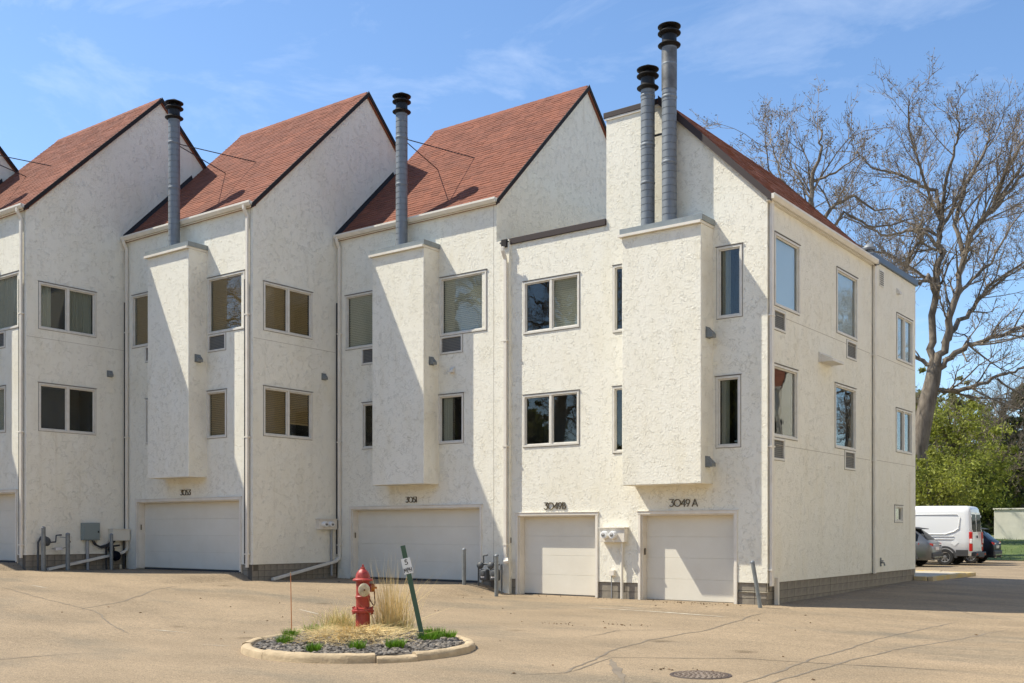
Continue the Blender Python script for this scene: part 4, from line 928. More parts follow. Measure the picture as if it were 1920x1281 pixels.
# leaning sign
T = thing('speed_sign', 'leaning green steel post carrying a small white 5 MPH plate', 'sign', (-10.21, 11.5, .06))
rt = Vector((.801, .599, 0)); top = rt*-.30+Vector((0, 0, 1.40)); ax = top.normalized(); sd_ = (rt-ax*rt.dot(ax)).normalized(); fw = sd_.cross(ax)   # faces the camera side
if fw.dot(Vector((.6, -.8, 0))) < 0: fw = -fw
mb = MB()
prof = [(-.035, .012), (-.035, .006), (-.012, .004), (-.012, -.03), (.012, -.03), (.012, .004), (.035, .006), (.035, .012)]
for t_ in (-.15, top.length):
    for a, b_ in prof: mb.v.append(tuple(ax*t_+sd_*a+fw*b_))
n = len(prof); mb.f = [(i, (i+1) % n, n+(i+1) % n, n+i) for i in range(n)]+[tuple(range(n)), tuple(range(n, 2*n))[::-1]]
mb.build('post', 'green_post', T)
class SP:
    k = 'x'
    def __call__(s, u, nn, z): return tuple(c0+pu*u+fw*(nn+.014)+pv*z)
tl = -.11; pu = (sd_*math.cos(tl)-ax*math.sin(tl)*-1*-1).normalized(); pu = (sd_+ax*.02).normalized(); pv = (ax-pu*ax.dot(pu)).normalized(); c0 = ax*1.13
P_ = SP(); mb = MB(); pbox(mb, P_, -.068, .068, 0, .004, -.115, .115); mb.build('sign_plate', 'sign_white', T)
lettering('lettering', T, P_, '5', -.02, .022, .065, 'black', .0045, .006, .17); lettering('lettering', T, P_, 'MPH', -.058, -.09, .06, 'black', .0045, .006, .15, .82)
mb = MB(); mb.lathe([(.006, 0), (.006, .006)], P_(0, .004, .1), 8, fw); mb.lathe([(.006, 0), (.006, .006)], P_(0, .004, -.1), 8, fw); mb.build('bolt', 'galv', T)
T = thing('marker_stake', 'thin orange marker stake at the left of the island', 'stake', (-12.42, 10.95, .1)); mb = MB(); mb.tube([(0, 0, -.1), (-.015, -.01, .93)], [.009, .006], 6); mb.build('rod', 'stake', T)
mb = MB(); mb.lathe([(.007, 0), (.007, .02)], (-.015, -.01, .925), 6); mb.build('tip', 'cream', T)
# manhole
T = thing('manhole_cover', 'round rusty cast iron manhole cover set in the asphalt', 'manhole cover', (-5.57, 11.1, gz(-5.57, 11.1)))
mb = MB(); mb.lathe([(.36, .002), (.355, .008), (.318, .008), (.316, .003)], n=40); mb.build('rim', 'iron_dark', T)
mb = MB(); mb.lathe([(.31, .002), (.308, .009), (.02, .010)], n=40); lid = mb.build('lid', 'iron', T)
mb = MB()
for ri in (.06, .12, .18, .24, .29):
    nk = int(ri*95)
    for k in range(nk):
        a = 2*math.pi*k/nk; mb.box(ri-.016, -.011, .009, ri+.012, .011, .017, lambda x, y, z, a=a: (x*math.cos(a)-y*math.sin(a), x*math.sin(a)+y*math.cos(a), z))
o = mb.build('raised_studs', 'iron', lid); o['kind'] = 'stuff'
mb = MB()
for i in range(260):
    a, b_ = rnd.uniform(-22, -3), rnd.uniform(9, 22)
    if i > 70: a = rnd.uniform(-30, -9.4); b_ = yfac(a)-.12-abs(gauss(.16))
    if rnd.random() < .35: a, b_ = rnd.choice([(-10.7, 21.6), (-11.6, 21.7), (-9.6, 16.2), (-10.6, 15.7), (-5.9, 11.3)]); a += gauss(.3); b_ += gauss(.15)
    if (Vector((a, b_, 0))-IC).length < IR+.1 or b_ > yfac(a)-.1: continue
    s = rnd.uniform(.015, .04) if i <= 70 else rnd.uniform(.008, .022); q = rnd.uniform(0, 6.28); c, d = math.cos(q)*s, math.sin(q)*s; z = gz(a, b_)
    mb.add([(a-c, b_-d, z+.006), (a+d*.5, b_-c*.5, z+.02), (a+c, b_+d, z+.008), (a-d*.5, b_+c*.5, z+.016), (a, b_, z+.004)], [(0, 1, 4), (1, 2, 4), (2, 3, 4), (3, 0, 4)])
tag(mb.build('fallen_leaves', 'leaf_dead', recalc=False), 'scattered dead leaf scraps on the asphalt', 'leaves', kind='stuff')

# ------------------------------------------------------------------ rear yard: pad, lawn, low wall
def sheet(name, m, poly, dz, kind='structure', h=0, n=10):
    mb = MB(); P4 = [Vector(p+(0,)) for p in poly]
    for i in range(n+1):
        for j_ in range(n+1):
            p = P4[0].lerp(P4[1], i/n).lerp(P4[3].lerp(P4[2], i/n), j_/n); mb.v.append((p.x, p.y, gz(p.x, p.y)+dz))
    for i in range(n):
        for j_ in range(n): a = i*(n+1)+j_; mb.f.append((a, a+1, a+n+2, a+n+1))
    o = mb.build(name, m, recalc=False); o['kind'] = kind; return o
pad = sheet('concrete_pad', 'pad', [(-17, 33.44), (-9.15, 33.44), (-8.95, 37.9), (-17, 38.4)], .10)
mb = MB()
for a, b_ in (((-9.52, 33.46), (-9.15, 33.46)), ((-9.15, 33.46), (-8.95, 37.9)), ((-8.95, 37.9), (-17, 38.4))):
    a, b_ = Vector(a+(0,)), Vector(b_+(0,)); d = (b_-a).normalized(); nn = Vector((d.y, -d.x, 0))
    nk_ = max(1, int((b_-a).length/.9))
    for i in range(nk_):
        p, q = a.lerp(b_, i/nk_), a.lerp(b_, (i+1)/nk_); k = MB()
        vs = [p, q, q+nn*.17, p+nn*.17]; zz = gz(p.x, p.y); vs = [Vector((v.x, v.y, zz-.1)) for v in vs]+[Vector((v.x, v.y, zz+.125)) for v in vs]
        k.add(vs, [(3, 2, 1, 0), (4, 5, 6, 7), (0, 1, 5, 4), (1, 2, 6, 5), (2, 3, 7, 6), (3, 0, 4, 7)]); k.build('kerb_stone', 'kerb_yellow', pad, bevel=.02)
lawn = sheet('lawn', 'lawn', [(-60, 57.5), (-11.2, 57.5), (14, 73.5), (-60, 130)], .03, n=24)
sheet('lawn', 'lawn', [(-30, 38.7), (-12.2, 38.5), (-12.6, 44.6), (-30, 44.6)], .03, n=10)
mb = MB()
for i in range(2500):
    if i % 4 == 0: x, y = rnd.uniform(-18, -12.5), rnd.uniform(38.8, 44.4)
    else: x = rnd.uniform(-22, -7); y = rnd.uniform(58, 76)
    if y > 50 and (y-57.5) < (x+11.2)*.63: continue
    blade(mb, (x, y, gz(x, y)+.02), Vector((gauss(.4), gauss(.4), 1)), rnd.uniform(.08, .2), .012, rnd.uniform(0, .6), 2)
tag(mb.build('lawn_grass', 'bladegrass', recalc=False), 'mown green grass in front of the low pale wall', 'grass', kind='stuff')
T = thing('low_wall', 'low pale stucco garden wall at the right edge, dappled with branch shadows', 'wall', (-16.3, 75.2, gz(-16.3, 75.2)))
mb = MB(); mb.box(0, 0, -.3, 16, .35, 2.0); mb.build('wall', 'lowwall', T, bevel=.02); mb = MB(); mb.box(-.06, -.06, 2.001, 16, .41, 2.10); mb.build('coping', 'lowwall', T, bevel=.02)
mb = MB(); mb.box(1.95, -.04, -.2, 2.9, -.003, 1.75); mb.build('gate_panel', 'panel_green', T)

# ------------------------------------------------------------------ vehicles (local x = forward, rear bumper at 0)
def loft(stations, ring):
    rings = [[Vector((x,)+p) for p in ring(*st)] for x, *st in stations]; return rings
def loft_mesh(rings, sel, off=0.):
    mb = MB(); n = len(rings[0])
    for i in range(len(rings)-1):
        for k in range(n-1):
            if sel(i, k): mb.quad(rings[i][k], rings[i][k+1], rings[i+1][k+1], rings[i+1][k])
    return mb
def wheel(T, x, y, r, s, rimm='rim'):
    wh = MB(); w = .24
    wh.lathe([(r*.62, -w/2), (r*.93, -w/2), (r, -w/2+.03), (r, w/2-.03), (r*.93, w/2), (r*.62, w/2)], (0, 0, 0), 28, (0, s, 0), False); o = wh.build('wheel', 'tyre', T, smooth=40, loc=(x, y, r))
    q = MB(); q.lathe([(r*.62, w/2-.06), (r*.64, w/2-.005), (r*.58, w/2-.01), (r*.54, w/2-.05)], (0, 0, 0), 24, (0, s, 0), False)
    for k in range(8):
        a = k*math.pi/4; d = Vector((math.cos(a), 0, math.sin(a))); t = Vector((-d.z, 0, d.x)); f = Vector((0, s, 0)); c = f*(w/2-.035)
        q.add([c+d*.05-t*.035, c+d*r*.58-t*.03, c+d*r*.58+t*.03, c+d*.05+t*.035, c+d*.05-t*.035-f*.03, c+d*r*.58-t*.03-f*.03, c+d*r*.58+t*.03-f*.03, c+d*.05+t*.035-f*.03], [(0, 1, 2, 3), (7, 6, 5, 4), (0, 4, 5, 1), (1, 5, 6, 2), (2, 6, 7, 3), (3, 7, 4, 0)])
    q.lathe([(.075, w/2-.07), (.075, w/2-.02), (.02, w/2-.012)], (0, 0, 0), 12, (0, s, 0)); q.build('rim', rimm, o, smooth=30)
    q = MB(); q.lathe([(r*.6, w/2-.1), (r*.6, w/2-.095)], (0, 0, 0), 20, (0, s, 0)); q.build('brake_disc', 'plastic', o)
def arch(T, x, yb, r, s, m='plastic', w=.09):
    mb = MB(); n = 16
    for i in range(n+1):
        a = math.pi*i/n-.0
        for rr, yy in ((r, yb-.05), (r, yb+.012), (r+w, yb+.012), (r+w, yb-.05)): mb.v.append((x+rr*math.cos(a), s*yy, .33+rr*math.sin(a)))
    for i in range(n):
        for k in range(4): mb.f.append((i*4+k, i*4+(k+1) % 4, (i+1)*4+(k+1) % 4, (i+1)*4+k))
    mb.build('wheel_arch', m, T, smooth=40)
    d = MB(); pts = [(x+r*math.cos(math.pi*i/n), s*(yb+.004), .33+r*math.sin(math.pi*i/n)) for i in range(n+1)]; d.v = pts+[(p[0], s*(yb-.1), p[2]) for p in pts]
    d.f = [tuple(range(n+1)), tuple(range(n+1, 2*n+2))]+[(i, i+1, n+2+i, n+1+i) for i in range(n)]
    d.build('wheel_well', 'tyre', T)
def suv(label, loc, paintm, lampm='lamp_red'):
    T = thing('parked_car', label, 'car', loc, math.pi, group='cars parked nose-in along the alley')
    st = [(0.0, .80, .40, .70, .72), (.03, .92, .45, .74, .84), (.10, 1.04, .52, .80, .92), (.22, 1.12, .58, .76, .94), (.55, 1.42, .60, .70, .95), (.80, 1.60, .60, .66, .95), (1.3, 1.66, .60, .66, .95), (2.5, 1.66, .60, .65, .95), (3.3, 1.36, .6, .70, .95), (3.75, 1.10, .6, .78, .94), (4.4, 1.0, .56, .80, .90), (4.65, .85, .5, .70, .78), (4.7, .7, .45, .6, .65)]
    def ring(zt, zb, wt, wb):
        belt = min(1.06, zt-.04)
        return [(-wb*.9, .28), (-wb, .42), (-wb, .75), (-wb*.985, belt-.04), (-wb*.95, belt), (-wt, max(belt+.01, zt-.09)), (-wt*.88, zt-.02), (-wt*.4, zt), (wt*.4, zt), (wt*.88, zt-.02), (wt, max(belt+.01, zt-.09)), (wb*.95, belt), (wb*.985, belt-.04), (wb, .75), (wb, .42), (wb*.9, .28)]
    R = loft(st, ring); nk = len(R[0])
    gl = lambda i, k: (k in (4, 10) and 4 <= i <= 7) or (k in (6, 7, 8) and i in (3, 4)) or (k in (6, 7, 8) and i in (7, 8))
    b = loft_mesh(R, lambda i, k: not gl(i, k)); b.f.append(tuple(len(b.v)+q for q in range(nk))); b.v += [tuple(p) for p in R[0]]; b.f.append(tuple(len(b.v)+q for q in range(nk))); b.v += [tuple(p) for p in R[-1]]
    me = b.build('body', paintm, T, smooth=35, recalc=False)
    bm = bmesh.new(); bm.from_mesh(me.data); bmesh.ops.remove_doubles(bm, verts=bm.verts, dist=.001); bmesh.ops.recalc_face_normals(bm, faces=bm.faces); bm.to_mesh(me.data); bm.free()
    loft_mesh(R, gl).build('window', 'car_glass', T, smooth=30)
    for s in (1, -1):
        for k_, x in (('r', .95), ('f', 3.72)): arch(T, x, .945, .36, s); wheel(T, x, s*.86, .34, s)
        l = MB(); l.add([(-.01+.0, s*.60, .97), (.04, s*.80, .99), (.50, s*.945, 1.0), (.50, s*.945, .93), (.06, s*.86, .86), (.0, s*.62, .86), (.08, s*.6, .97), (.1, s*.78, .98), (.5, s*.9, .99), (.5, s*.9, .93), (.12, s*.8, .87), (.08, s*.6, .87)], [(0, 1, 4, 5), (1, 2, 3, 4), (6, 11, 10, 7), (7, 10, 9, 8), (0, 6, 7, 1), (1, 7, 8, 2), (5, 4, 10, 11), (4, 3, 9, 10), (2, 8, 9, 3)]); l.build('tail_light', lampm, T)
        l = MB(); l.box(-.02, s*.5-.12, .905, .02, s*.5+.12, .955); l.build('reverse_light', 'lamp_white', T)
        l = MB(); l.box(-.045, s*.62-.1, .50, .0, s*.62+.1, .54); l.build('reflector', lampm, T)
        l = MB(); l.tube([(-.05, s*.55, .30), (.1, s*.55, .31)], .045, 10); l.build('exhaust_tip', 'chrome', T, smooth=40)
        l = MB(); l.box(2.9, s*.95, 1.02, 3.08, s*1.08, 1.15); l.build('mirror', paintm, T, bevel=.03)
        l = MB(); l.box(1.2, s*.60, 1.69, 2.7, s*.63, 1.72); l.build('roof_rail', 'chrome', T)
        l = MB(); l.box(1.33, s*.935, .28, 3.33, s*.965, .40); l.build('sill_cladding', 'plastic', T)
    l = MB(); l.box(-.05, -.78, .34, .12, .78, .60); l.build('bumper', 'plastic', T, bevel=.05)
    l = MB(); l.box(-.065, -.62, .38, -.04, .62, .44); l.build('bumper_trim', 'chrome', T)
    l = MB(); l.add([(.50, -.60, 1.60), (.50, .60, 1.60), (.95, .62, 1.67), (.95, -.62, 1.67), (.50, -.60, 1.57), (.50, .60, 1.57), (.95, .62, 1.60), (.95, -.62, 1.60)], [(0, 1, 2, 3), (7, 6, 5, 4), (0, 4, 5, 1), (1, 5, 6, 2), (2, 6, 7, 3), (3, 7, 4, 0)]); l.build('spoiler', 'plastic', T)
    l = MB(); l.box(-.012, -.26, .70, .05, .26, .83); l.build('number_plate', 'lamp_white', T)
    return T
suv('grey car parked nose-in, its rear showing in front of the white van', (-12.2, 46.05, gz(-12, 46)), 'car_grey')
suv('dark navy car parked just beyond the white van', (-11.25, 52.6, gz(-12, 52.6)), 'car_navy')
def van(loc):
    T = thing('delivery_van', 'white high-roof delivery van with red and white tail lights parked between two cars', 'van', loc, math.pi)
    def ring(zt, wb, wt, zb=.42):
        return [(-wb*.93, zb), (-wb, zb+.12), (-wb*1.0, 1.05), (-wb*.99, 1.35), (-(wb+(wt-wb)*.75), zt-.32), (-wt, zt-.18), (-wt*.93, zt-.07), (-wt*.8, zt-.02), (-wt*.35, zt), (wt*.35, zt), (wt*.8, zt-.02), (wt*.93, zt-.07), (wt, zt-.18), ((wb+(wt-wb)*.75), zt-.32), (wb*.99, 1.35), (wb, 1.05), (wb, zb+.12), (wb*.93, zb)]
    st = [(.04, 2.42, .93, .80), (.06, 2.50, .97, .85), (.12, 2.57, 1.0, .88), (.3, 2.60, 1.02, .90), (2., 2.62, 1.03, .91), (3.9, 2.60, 1.03, .90), (4.5, 2.4, 1.02, .86), (5.0, 1.75, 1.0, .88), (5.35, 1.32, .98, .9), (5.75, 1.15, .93, .86), (5.95, .9, .85, .75)]
    R = loft(st, ring); nk = len(R[0])
    for i in (0, 1, 2, 3):   # rear face leans in at the top
        for p in R[i]: p.x += .09*max(0, p.z-1.2)/1.4
    b = loft_mesh(R, lambda i, k: True); b.f.append(tuple(len(b.v)+q for q in range(nk))); b.v += [tuple(p) for p in R[0]]; b.f.append(tuple(len(b.v)+q for q in range(nk))); b.v += [tuple(p) for p in R[-1]]
    me = b.build('body', 'van_white', T, recalc=False, smooth=32); bm = bmesh.new(); bm.from_mesh(me.data); bmesh.ops.remove_doubles(bm, verts=bm.verts, dist=.001); bmesh.ops.recalc_face_normals(bm, faces=bm.faces); bm.to_mesh(me.data); bm.free()
    def rear(y, z, n): return (.04+.09*max(0, z-1.2)/1.4-n, y, z)
    class RP:
        k = 'r'
        def __call__(s, u, n, z): return rear(u, z, n)
    P = RP()
    for s in (1, -1):
        d = MB(); pbox(d, P, *(sorted((s*.012, s*.80))), .002, .016, .62, 2.32); dr = d.build('rear_door', 'van_white', T, bevel=.01)
        g = MB(); pbox(g, P, *(sorted((s*.10, s*.74))), .017, .024, 1.46, 2.22); g.build('door_window', 'car_glass', dr, bevel=.06)
        g = MB(); pbox(g, P, *(sorted((s*.03, s*.08))), .017, .035, 1.18, 1.3); g.build('door_handle', 'plastic', dr)
        for z in (.8, 1.45, 2.1):
            g = MB(); pbox(g, P, *(sorted((s*.79, s*.86))), .0, .035, z, z+.09); g.build('hinge', 'van_white', dr)
        l = MB(); l.box(.0, *(sorted((s*.86, s*.985)))[:1], .62, .14, sorted((s*.86, s*.985))[1]+(.02 if s > 0 else 0), 1.46); tl = l.build('tail_light', 'lamp_red', T, bevel=.03)
        l = MB(); a, c = sorted((s*.875, s*1.012)); l.box(-.006, a, .95, .11, c, 1.16); l.build('clear_lens', 'lamp_white', tl, bevel=.02)
        for x in (1.12, 4.75): arch(T, x, 1.018, .42, s); wheel(T, x, s*.93, .36, s)
        c = MB(); a, e = sorted((s*1.012, s*1.045)); c.box(1.6, a, .42, 4.25, e, .72); c.build('sill_cladding', 'plastic', T, bevel=.015); c = MB(); c.box(.16, a, .40, .66, e, .68); c.build('corner_cladding', 'plastic', T, bevel=.03)
        # raised bead round the pressed side panel, and waist creases
        pts = [(.75, 1.48), (.55, 1.62), (.52, 2.10), (.62, 2.22), (3.5, 2.22), (3.5, 1.36), (1.1, 1.36), (.75, 1.48)]
        m_ = MB(); m_.tube([(x, s*(1.03-(max(0, z-1.35))*.085+.004), z) for x, z in pts], .016, 6); m_.build('panel_bead', 'van_white', T, smooth=60)
        m_ = MB(); a, e = sorted((s*1.0, s*1.036)); m_.box(3.14, a, .5, 3.155, e, 1.4); m_.build('panel_gap', 'plastic', T)
        for z in (1.14, 1.26): m_ = MB(); m_.tube([(.75, s*1.031, z), (.95, s*1.034, z), (3.4, s*1.034, z)], .016, 6); m_.build('waist_crease', 'van_white', T, smooth=60)
        m_ = MB(); a, e = sorted((s*1.026, s*1.036)); m_.add([(.55, a, 1.0), (.72, a, 1.12), (.88, a, .96), (.71, a, .84), (.55, e, 1.0), (.72, e, 1.12), (.88, e, .96), (.71, e, .84)], [(0, 1, 2, 3), (7, 6, 5, 4), (0, 4, 5, 1), (1, 5, 6, 2), (2, 6, 7, 3), (3, 7, 4, 0)]); m_.build('pale_panel', 'sign_white', T)  # faint pale tilted panel on the van side
    l = MB(); l.box(-.14, -.92, .40, .06, .92, .58); l.build('bumper', 'plastic', T, bevel=.03); l = MB(); l.box(-.17, -.45, .36, .0, .45, .42); l.build('step', 'plastic', T)
    for y in (-.7, .7): l = MB(); l.box(-.15, y-.09, .45, -.142, y+.09, .52); l.build('reflector', 'lamp_red', T)
    l = MB(); l.tube([(-.22, 0, .33), (.1, 0, .33)], .03, 8); l.build('tow_bar', 'rust', T)
    l = MB(); l.box(.16, -.12, 2.36, .2, .12, 2.40); l.build('brake_light', 'lamp_red', T)
    l = MB(); l.add([(4.55, -.80, 2.28), (4.55, .80, 2.28), (5.3, .86, 1.42), (5.3, -.86, 1.42), (4.58, -.80, 2.33), (4.58, .80, 2.33), (5.33, .86, 1.46), (5.33, -.86, 1.46)], [(4, 5, 6, 7), (0, 1, 2, 3)]); l.build('windscreen', 'car_glass', T)
    return T
van((-11.35, 49.3, gz(-12, 49.3)))

# ------------------------------------------------------------------ trees
RT = Vector((.801, .599, 0)); FW = Vector((-.599, .801, 0))
class Wood:
    def __init__(s, seed): s.r = random.Random(seed); s.big = MB(); s.small = MB(); s.buds = MB(); s.tips = []
    def tube(s, pts, r0, r1):
        n = len(pts); rs = [r0+(r1-r0)*i/(n-1) for i in range(n)]
        if r0 > .045: s.big.tube(pts, rs, 9 if r0 > .2 else 6, cap=False)
        else: s.small.tube(pts, rs, 3, cap=False)
    def limb(s, pts, r0, r1, gen, dens=1.):
        R = s.r; P = []
        for i in range(len(pts)-1):
            for k in range(4): P.append(pts[i].lerp(pts[i+1], k/4)+Vector((R.gauss(0, 1), R.gauss(0, 1), R.gauss(0, 1)))*min(.08, r0*.35))
        P.append(pts[-1]); s.tube(P, r0, r1); L = sum((P[i+1]-P[i]).length for i in range(len(P)-1))
        m = int(L*1.9*dens)+2
        for k in range(m):
            t = R.uniform(.2, 1.); i = min(len(P)-2, int(t*(len(P)-1))); rr = (r0+(r1-r0)*t)*R.uniform(.3, .55)
            s.twig(P[i], (P[i+1]-P[i]).normalized(), R.uniform(1.6, 4.2)*(1.1-t*.4), min(.09, max(.022, rr)), gen)
        s.twig(P[-1], (P[-1]-P[-2]).normalized(), R.uniform(1.5, 2.6), r1, gen)
    def twig(s, p, d, L, r, gen):
        R = s.r; side = Vector((R.gauss(0, 1), R.gauss(0, 1), R.gauss(0, 1))); side = side-d*side.dot(d); side.normalize()
        dd = (d*R.uniform(.5, 1.1)+side*R.uniform(.5, 1.0)+Vector((0, 0, R.uniform(.0, .45)))).normalized(); n = 5; pts = [p]
        for i in range(n):
            dd = (dd+Vector((R.gauss(0, .17), R.gauss(0, .17), R.gauss(.05, .14)))).normalized(); pts.append(pts[-1]+dd*L/n)
        s.tube(pts, r, max(.007, r*.35))
        if gen <= 0:
            s.tips += pts[1:]; return
        for k in range(R.randint(4, 6)):
            t = R.uniform(.25, 1); i = min(n-1, int(t*n)); s.twig(pts[i], (pts[i+1]-pts[i]).normalized(), L*R.uniform(.3, .6), max(.008, r*R.uniform(.35, .55)), gen-1)
    def leaves(s, n, size, spread):
        R = s.r
        for i in range(n):
            p = R.choice(s.tips)+Vector((R.gauss(0, spread), R.gauss(0, spread), R.gauss(0, spread))); leaf(s.buds, p, size*R.uniform(.6, 1.4), R)
def leaf(mb, p, s, R):
    a = Vector((R.gauss(0, 1), R.gauss(0, 1), R.gauss(0, 1))).normalized(); b = a.orthogonal(); b.rotate(Matrix.Rotation(R.uniform(0, 6.28), 3, a)); c = a.cross(b)
    mb.add([p-b*s, p+c*s*.42+a*s*.12, p+b*s, p-c*s*.42+a*s*.12], [(0, 1, 2), (0, 2, 3)])
def bare_tree(name, label, base, limbs, seed, gen=2, dens=1., nb=6000, trunk_r=.6, rs=.56):
    T = thing(name, label, 'tree', base); w = Wood(seed); R = w.r
    for nm, r, pts, dep in limbs:
        P = []; n = len(pts)
        for i, (a, z) in enumerate(pts): P.append(RT*a+FW*(dep[0]+(dep[1]-dep[0])*i/(n-1))+Vector((0, 0, z-base[2])))
        if nm == 't':
            Q = [P[0]+Vector((0, 0, -.5))]+P; w.tube(Q, r*.92, r*.62)
        else: w.limb(P, r*rs, max(.025, r*rs*.2), gen, dens)
    w.leaves(nb, .042, .1)
    w.big.build('trunk', 'bark', T, smooth=60, recalc=False)
    o = w.small.build('twigs', 'twig', T, recalc=False); o['kind'] = 'stuff'
    o = w.buds.build('buds', 'bud', T, recalc=False); o['kind'] = 'stuff'
    return T
big = [('t', .62, [(-.73, 2.3), (-.53, 6.39), (-.06, 8.74), (.23, 9.91), (.35, 10.65)], (0, 0)),
 ('s2', .40, [(.35, 10.45), (.21, 12.11), (.65, 15.11), (.94, 17.13), (1.06, 19.04), (.88, 20.71), (-.09, 21.3), (-1.47, 21.94), (-2.49, 22.38)], (0, 2)),
 ('s', .2, [(1.06, 19.04), (1.06, 20.71), (1.47, 22.85), (1.47, 23.6), (1.1, 24.6)], (.9, -1)),
 ('s', .42, [(.35, 10.35), (.88, 12.11), (1.17, 14.26), (1.58, 16.66), (1.94, 17.83), (2.9, 18.8), (4.11, 20.33), (5.57, 22.09)], (0, -2)),
 ('s', .26, [(1.58, 16.66), (1.35, 18.42), (2.17, 20.83), (3.49, 22.85), (4.0, 23.9), (4.2, 24.6)], (-.8, 2)),
 ('s', .34, [(.35, 10.35), (1.03, 11.23), (1.76, 11.67), (3.23, 12.2), (4.4, 12.55), (6.16, 13.14), (8.5, 14.5)], (0, -3)),
 ('s', .3, [(.88, 12.11), (2.05, 13.29), (3.23, 14.46), (4.25, 15.63), (6.45, 17.1), (8, 19)], (0, 3)),
 ('s', .3, [(.15, 9.33), (1.03, 9.33), (2.2, 9.47), (3.23, 10.0), (4.11, 10.3), (6.45, 10.53)], (0, -2.5)),
 ('s', .12, [(3.23, 9.91), (4.11, 9.03), (4.99, 8.45)], (-1.2, -2)),
 ('s', .26, [(.29, 10.65), (-.29, 11.18), (-1.17, 11.38), (-2.05, 12.11), (-2.93, 12.99)], (0, 1.5)),
 ('s', .26, [(.65, 14.46), (-.15, 15.63), (-.88, 15.05), (-1.47, 15.34), (-3, 16)], (.3, -2)),
 ('s', .2, [(.94, 17.13), (.29, 18.27), (-.82, 18.57), (-1.76, 18.22), (-2.93, 19.01), (-4.2, 19.6)], (.5, 2)),
 ('s', .28, [(-1.38, 15.05), (-1.17, 16.07), (-.44, 16.78), (.35, 18.42), (.59, 20.16)], (2, 2)),
 ('s', .22, [(2.9, 18.8), (3.52, 21.21), (4.69, 22.9), (5.28, 24.0)], (-1.2, -3)),
 ('s', .2, [(1.17, 14.26), (2.64, 15.63), (4.11, 16.81), (5.72, 19.16), (7.4, 21)], (-.5, 3.5)),
 ('s', .2, [(1.06, 19.04), (-.29, 20.92), (-1.47, 23.56), (-1.76, 24.6)], (.9, -2)),
 ('s', .22, [(1.94, 17.83), (3.6, 19.6), (5.8, 22.6), (6.6, 24)], (-1, 1)),
 ('s', .18, [(.65, 15.1), (-1.5, 17.0), (-3.4, 18.0), (-4.8, 18.6)], (0, 3))]
bw_ = RT*((1740-960)/1977*58)+FW*58
T0 = bare_tree('bare_tree', 'huge bare spreading tree with budding twigs rising behind the white van', (bw_.x, bw_.y, gz(bw_.x, bw_.y)), big, 11, 2, 1.05, 12000)
sm = [('t', .26, [(.51, 1.0), (.13, 9.16), (-.15, 13.0), (-.25, 15.0)], (0, 0)), ('s', .27, [(-.25, 14.9), (-.53, 17.0), (-.4, 18.51), (-.05, 20.0), (.05, 20.6)], (0, 0)), ('s', .12, [(-.53, 17.0), (-1.26, 17.6), (-1.82, 18.6), (-1.9, 19.4), (-2.15, 20.4)], (0, 1)), ('s', .12, [(-.4, 18.26), (.51, 18.51), (1.26, 19.0)], (0, -1)),
 ('s', .2, [(-.25, 15.48), (.51, 17.12), (1.77, 17.75), (2.78, 17.12), (3.79, 17.25)], (0, 1)), ('s', .15, [(-.13, 14.97), (1.01, 16.74), (2.02, 15.98), (3.03, 15.98), (4.05, 16.24)], (0, -1)), ('s', .1, [(-.53, 16.8), (-1.77, 17.5), (-2.66, 18.6), (-2.91, 19.8)], (0, -1)), ('s', .14, [(.0, 12), (1.5, 13.5), (3, 14.2), (4.6, 15)], (0, 1))]
b2 = RT*((1540-960)/1977*50)+FW*50
bare_tree('bare_tree', 'slighter bare tree showing above the red roof edge of the corner house', (b2.x, b2.y, gz(b2.x, b2.y)), sm, 5, 2, .8, 3500)
def leafy(name, label, base, h, rx, seed, m, n, size, trunk=.16, z0=.25, cone=False, wood=True):
    T = thing(name, label, 'tree', base); R = random.Random(seed); mb = MB(); tr = MB()
    tr.tube([(0, 0, -.4), (R.gauss(0, .1), R.gauss(0, .1), h*.3), (R.gauss(0, .2), R.gauss(0, .2), h*.62), (0, 0, h*.92)], [trunk*1.2, trunk, trunk*.6, .03], 8, cap=False)
    cl = []
    if cone:
        for k in range(int(h*9)):
            t = R.random()**.8; z = h*(.08+.9*t); rad = rx*(1-t)**.85+.15; a = R.uniform(0, 6.28); q = rad*R.uniform(.55, 1.05); e = Vector((math.cos(a)*q, math.sin(a)*q, z-q*.22)); cl.append((e, .28+.35*(1-t)))
            tr.tube([(0, 0, z), tuple(e)], [.035, .01], 4, cap=False)
    else:
        for k in range(int(26+rx*rx*6)):
            a = R.uniform(0, 6.28); t = R.random(); z = h*(z0+(1-z0)*t); env = math.sin(math.pi*min(1, max(.08, (t*.82+.14))))**.6; q = rx*env*math.sqrt(R.random())*R.uniform(.75, 1.15); e = Vector((math.cos(a)*q, math.sin(a)*q, z+R.gauss(0, .3))); cl.append((e, R.uniform(.35, .8)))
            if k % 5 == 0: cl.append((e*1.12+Vector((0, 0, R.uniform(0, .7))), .22))
            if k % 2 == 0: tr.tube([(0, 0, max(h*.15, z-q*.9-.6)), tuple(e*.6+Vector((0, 0, z*.38))), tuple(e)], [.06, .035, .012], 5, cap=False)
    for i in range(n):
        e, s = R.choice(cl); d = Vector((R.gauss(0, 1), R.gauss(0, 1), R.gauss(0, .75)))*s*.62; leaf(mb, e+d, size*R.uniform(.6, 1.4), R)
    tr.build('trunk', 'bark', T, smooth=60, recalc=False)
    o = mb.build('crown', m, T, recalc=False); o['kind'] = 'stuff'
    return T
def at(px, w, z=None): p = RT*((px-960)/1977*w)+FW*w; return (p.x, p.y, gz(p.x, p.y))
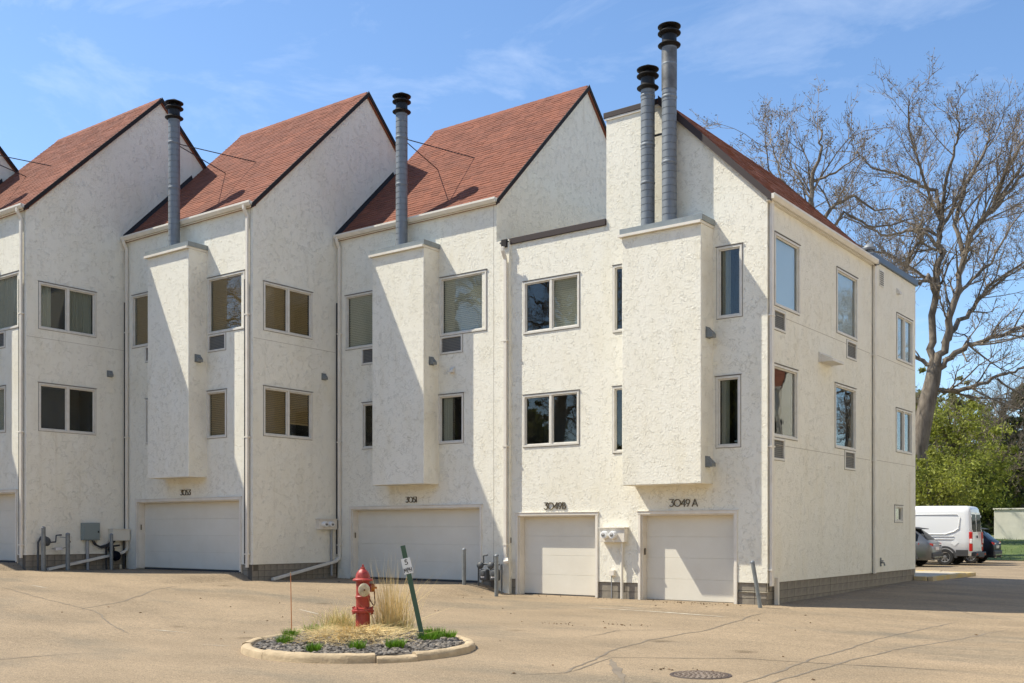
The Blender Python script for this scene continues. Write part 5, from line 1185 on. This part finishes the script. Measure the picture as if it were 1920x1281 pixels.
# two more bare trees stand behind and left of the viewpoint: they show mirrored in the front windows
def copy_tree(src, loc, rz, label, sc=1.):
    r = src.copy(); COL.objects.link(r); r.location = loc; r.rotation_euler = (0, 0, rz); r.scale = (sc,)*3; r['label'] = label
    r.pop('kind', None)
    for ch in src.children:
        c = ch.copy(); COL.objects.link(c); c.parent = r
    return r
copy_tree(T0, (-44, -9, 0), 2.0, 'bare tree mirrored in the upper window of townhouse 3051', 1.1)
copy_tree(T0, (-42.5, -18, 0), 4.1, 'bare tree mirrored in the upper window above garage 3049B', 1.1)
GT = leafy('leafy_tree', 'leafy trees behind the viewpoint, seen only mirrored in the front windows', (-30, -26, 0), 13, 5.5, 31, 'leaf_mid', 9000, .3, .25, .05); GT['group'] = 'mirrored trees'
for i in range(11):
    q = copy_tree(GT, (-86+7.5*i+rnd.uniform(-2, 2), -24-rnd.uniform(0, 8), 0), rnd.uniform(0, 6), GT['label'], rnd.uniform(.75, 1.0)); q['group'] = 'mirrored trees'
copy_tree(T0, (-61, -8, 0), .7, 'farthest left bare tree behind the viewpoint, mirrored in the blind-filled window of 3053', 1.1)
copy_tree(T0, (-19.5, 71.5, gz(-19.5, 71.5)), 3.3, 'small bare tree standing among the green trees left of the low pale wall', .38)
q_ = at(1862, 84); copy_tree(T0, q_, 5.2, 'bare tree half hidden among the green trees at the right edge', .5)
copy_tree(T0, (8, 78, 0), 1.0, 'bare tree mirrored in the alley-side windows of the corner house', .8)
leafy('leafy_tree', 'low yellow-green tree hanging over the roof of the white van', at(1742, 56), 4.7, 2.3, 3, 'leaf_bright', 9000, .075, .12, .40)
leafy('leafy_tree', 'loose yellow-green tree between the big bare trunk and the conifer', at(1790, 66), 8.3, 3.0, 4, 'leaf_bright', 9000, .085, .15, .30)
leafy('leafy_tree', 'fresh green tree above the dark navy car', at(1838, 92), 10.0, 4.0, 6, 'leaf_mid', 11000, .13, .18, .25)
leafy('leafy_tree', 'olive tree filling the gap behind the fresh green ones', at(1800, 104), 13, 5.2, 8, 'leaf_olive', 14000, .14, .22, .12)
leafy('conifer', 'dark conifer at the right edge above the low wall', at(1915, 84), 12.0, 2.9, 9, 'leaf_dark', 11000, .14, .26, cone=True)
leafy('conifer', 'shorter evergreen left of the conifer at the right edge', at(1880, 94), 10.5, 2.6, 10, 'leaf_dark', 9000, .15, .24, cone=True)
leafy('leafy_tree', 'green tree showing just past the corner of the house', at(1712, 84), 11, 4, 12, 'leaf_mid', 11000, .13, .2, .08)
leafy('leafy_tree', 'fresh green bush in front of the conifers', at(1868, 84), 6.4, 3.0, 13, 'leaf_bright', 8000, .10, .14, .25)
o = MB(); R = random.Random(21)
for i in range(16000):
    a = R.uniform(1560, 2250); w = R.uniform(90, 108); p = RT*((a-960)/1977*w)+FW*w; z = gz(p.x, p.y)+R.random()**1.3*(6.5+2*math.sin(a*.021)); leaf(o, Vector((p.x, p.y, z)), R.uniform(.16, .34), R)
tag(o.build('far_thicket', 'leaf_olive', recalc=False), 'mass of far shrubs behind the trees', 'shrubs', kind='stuff')
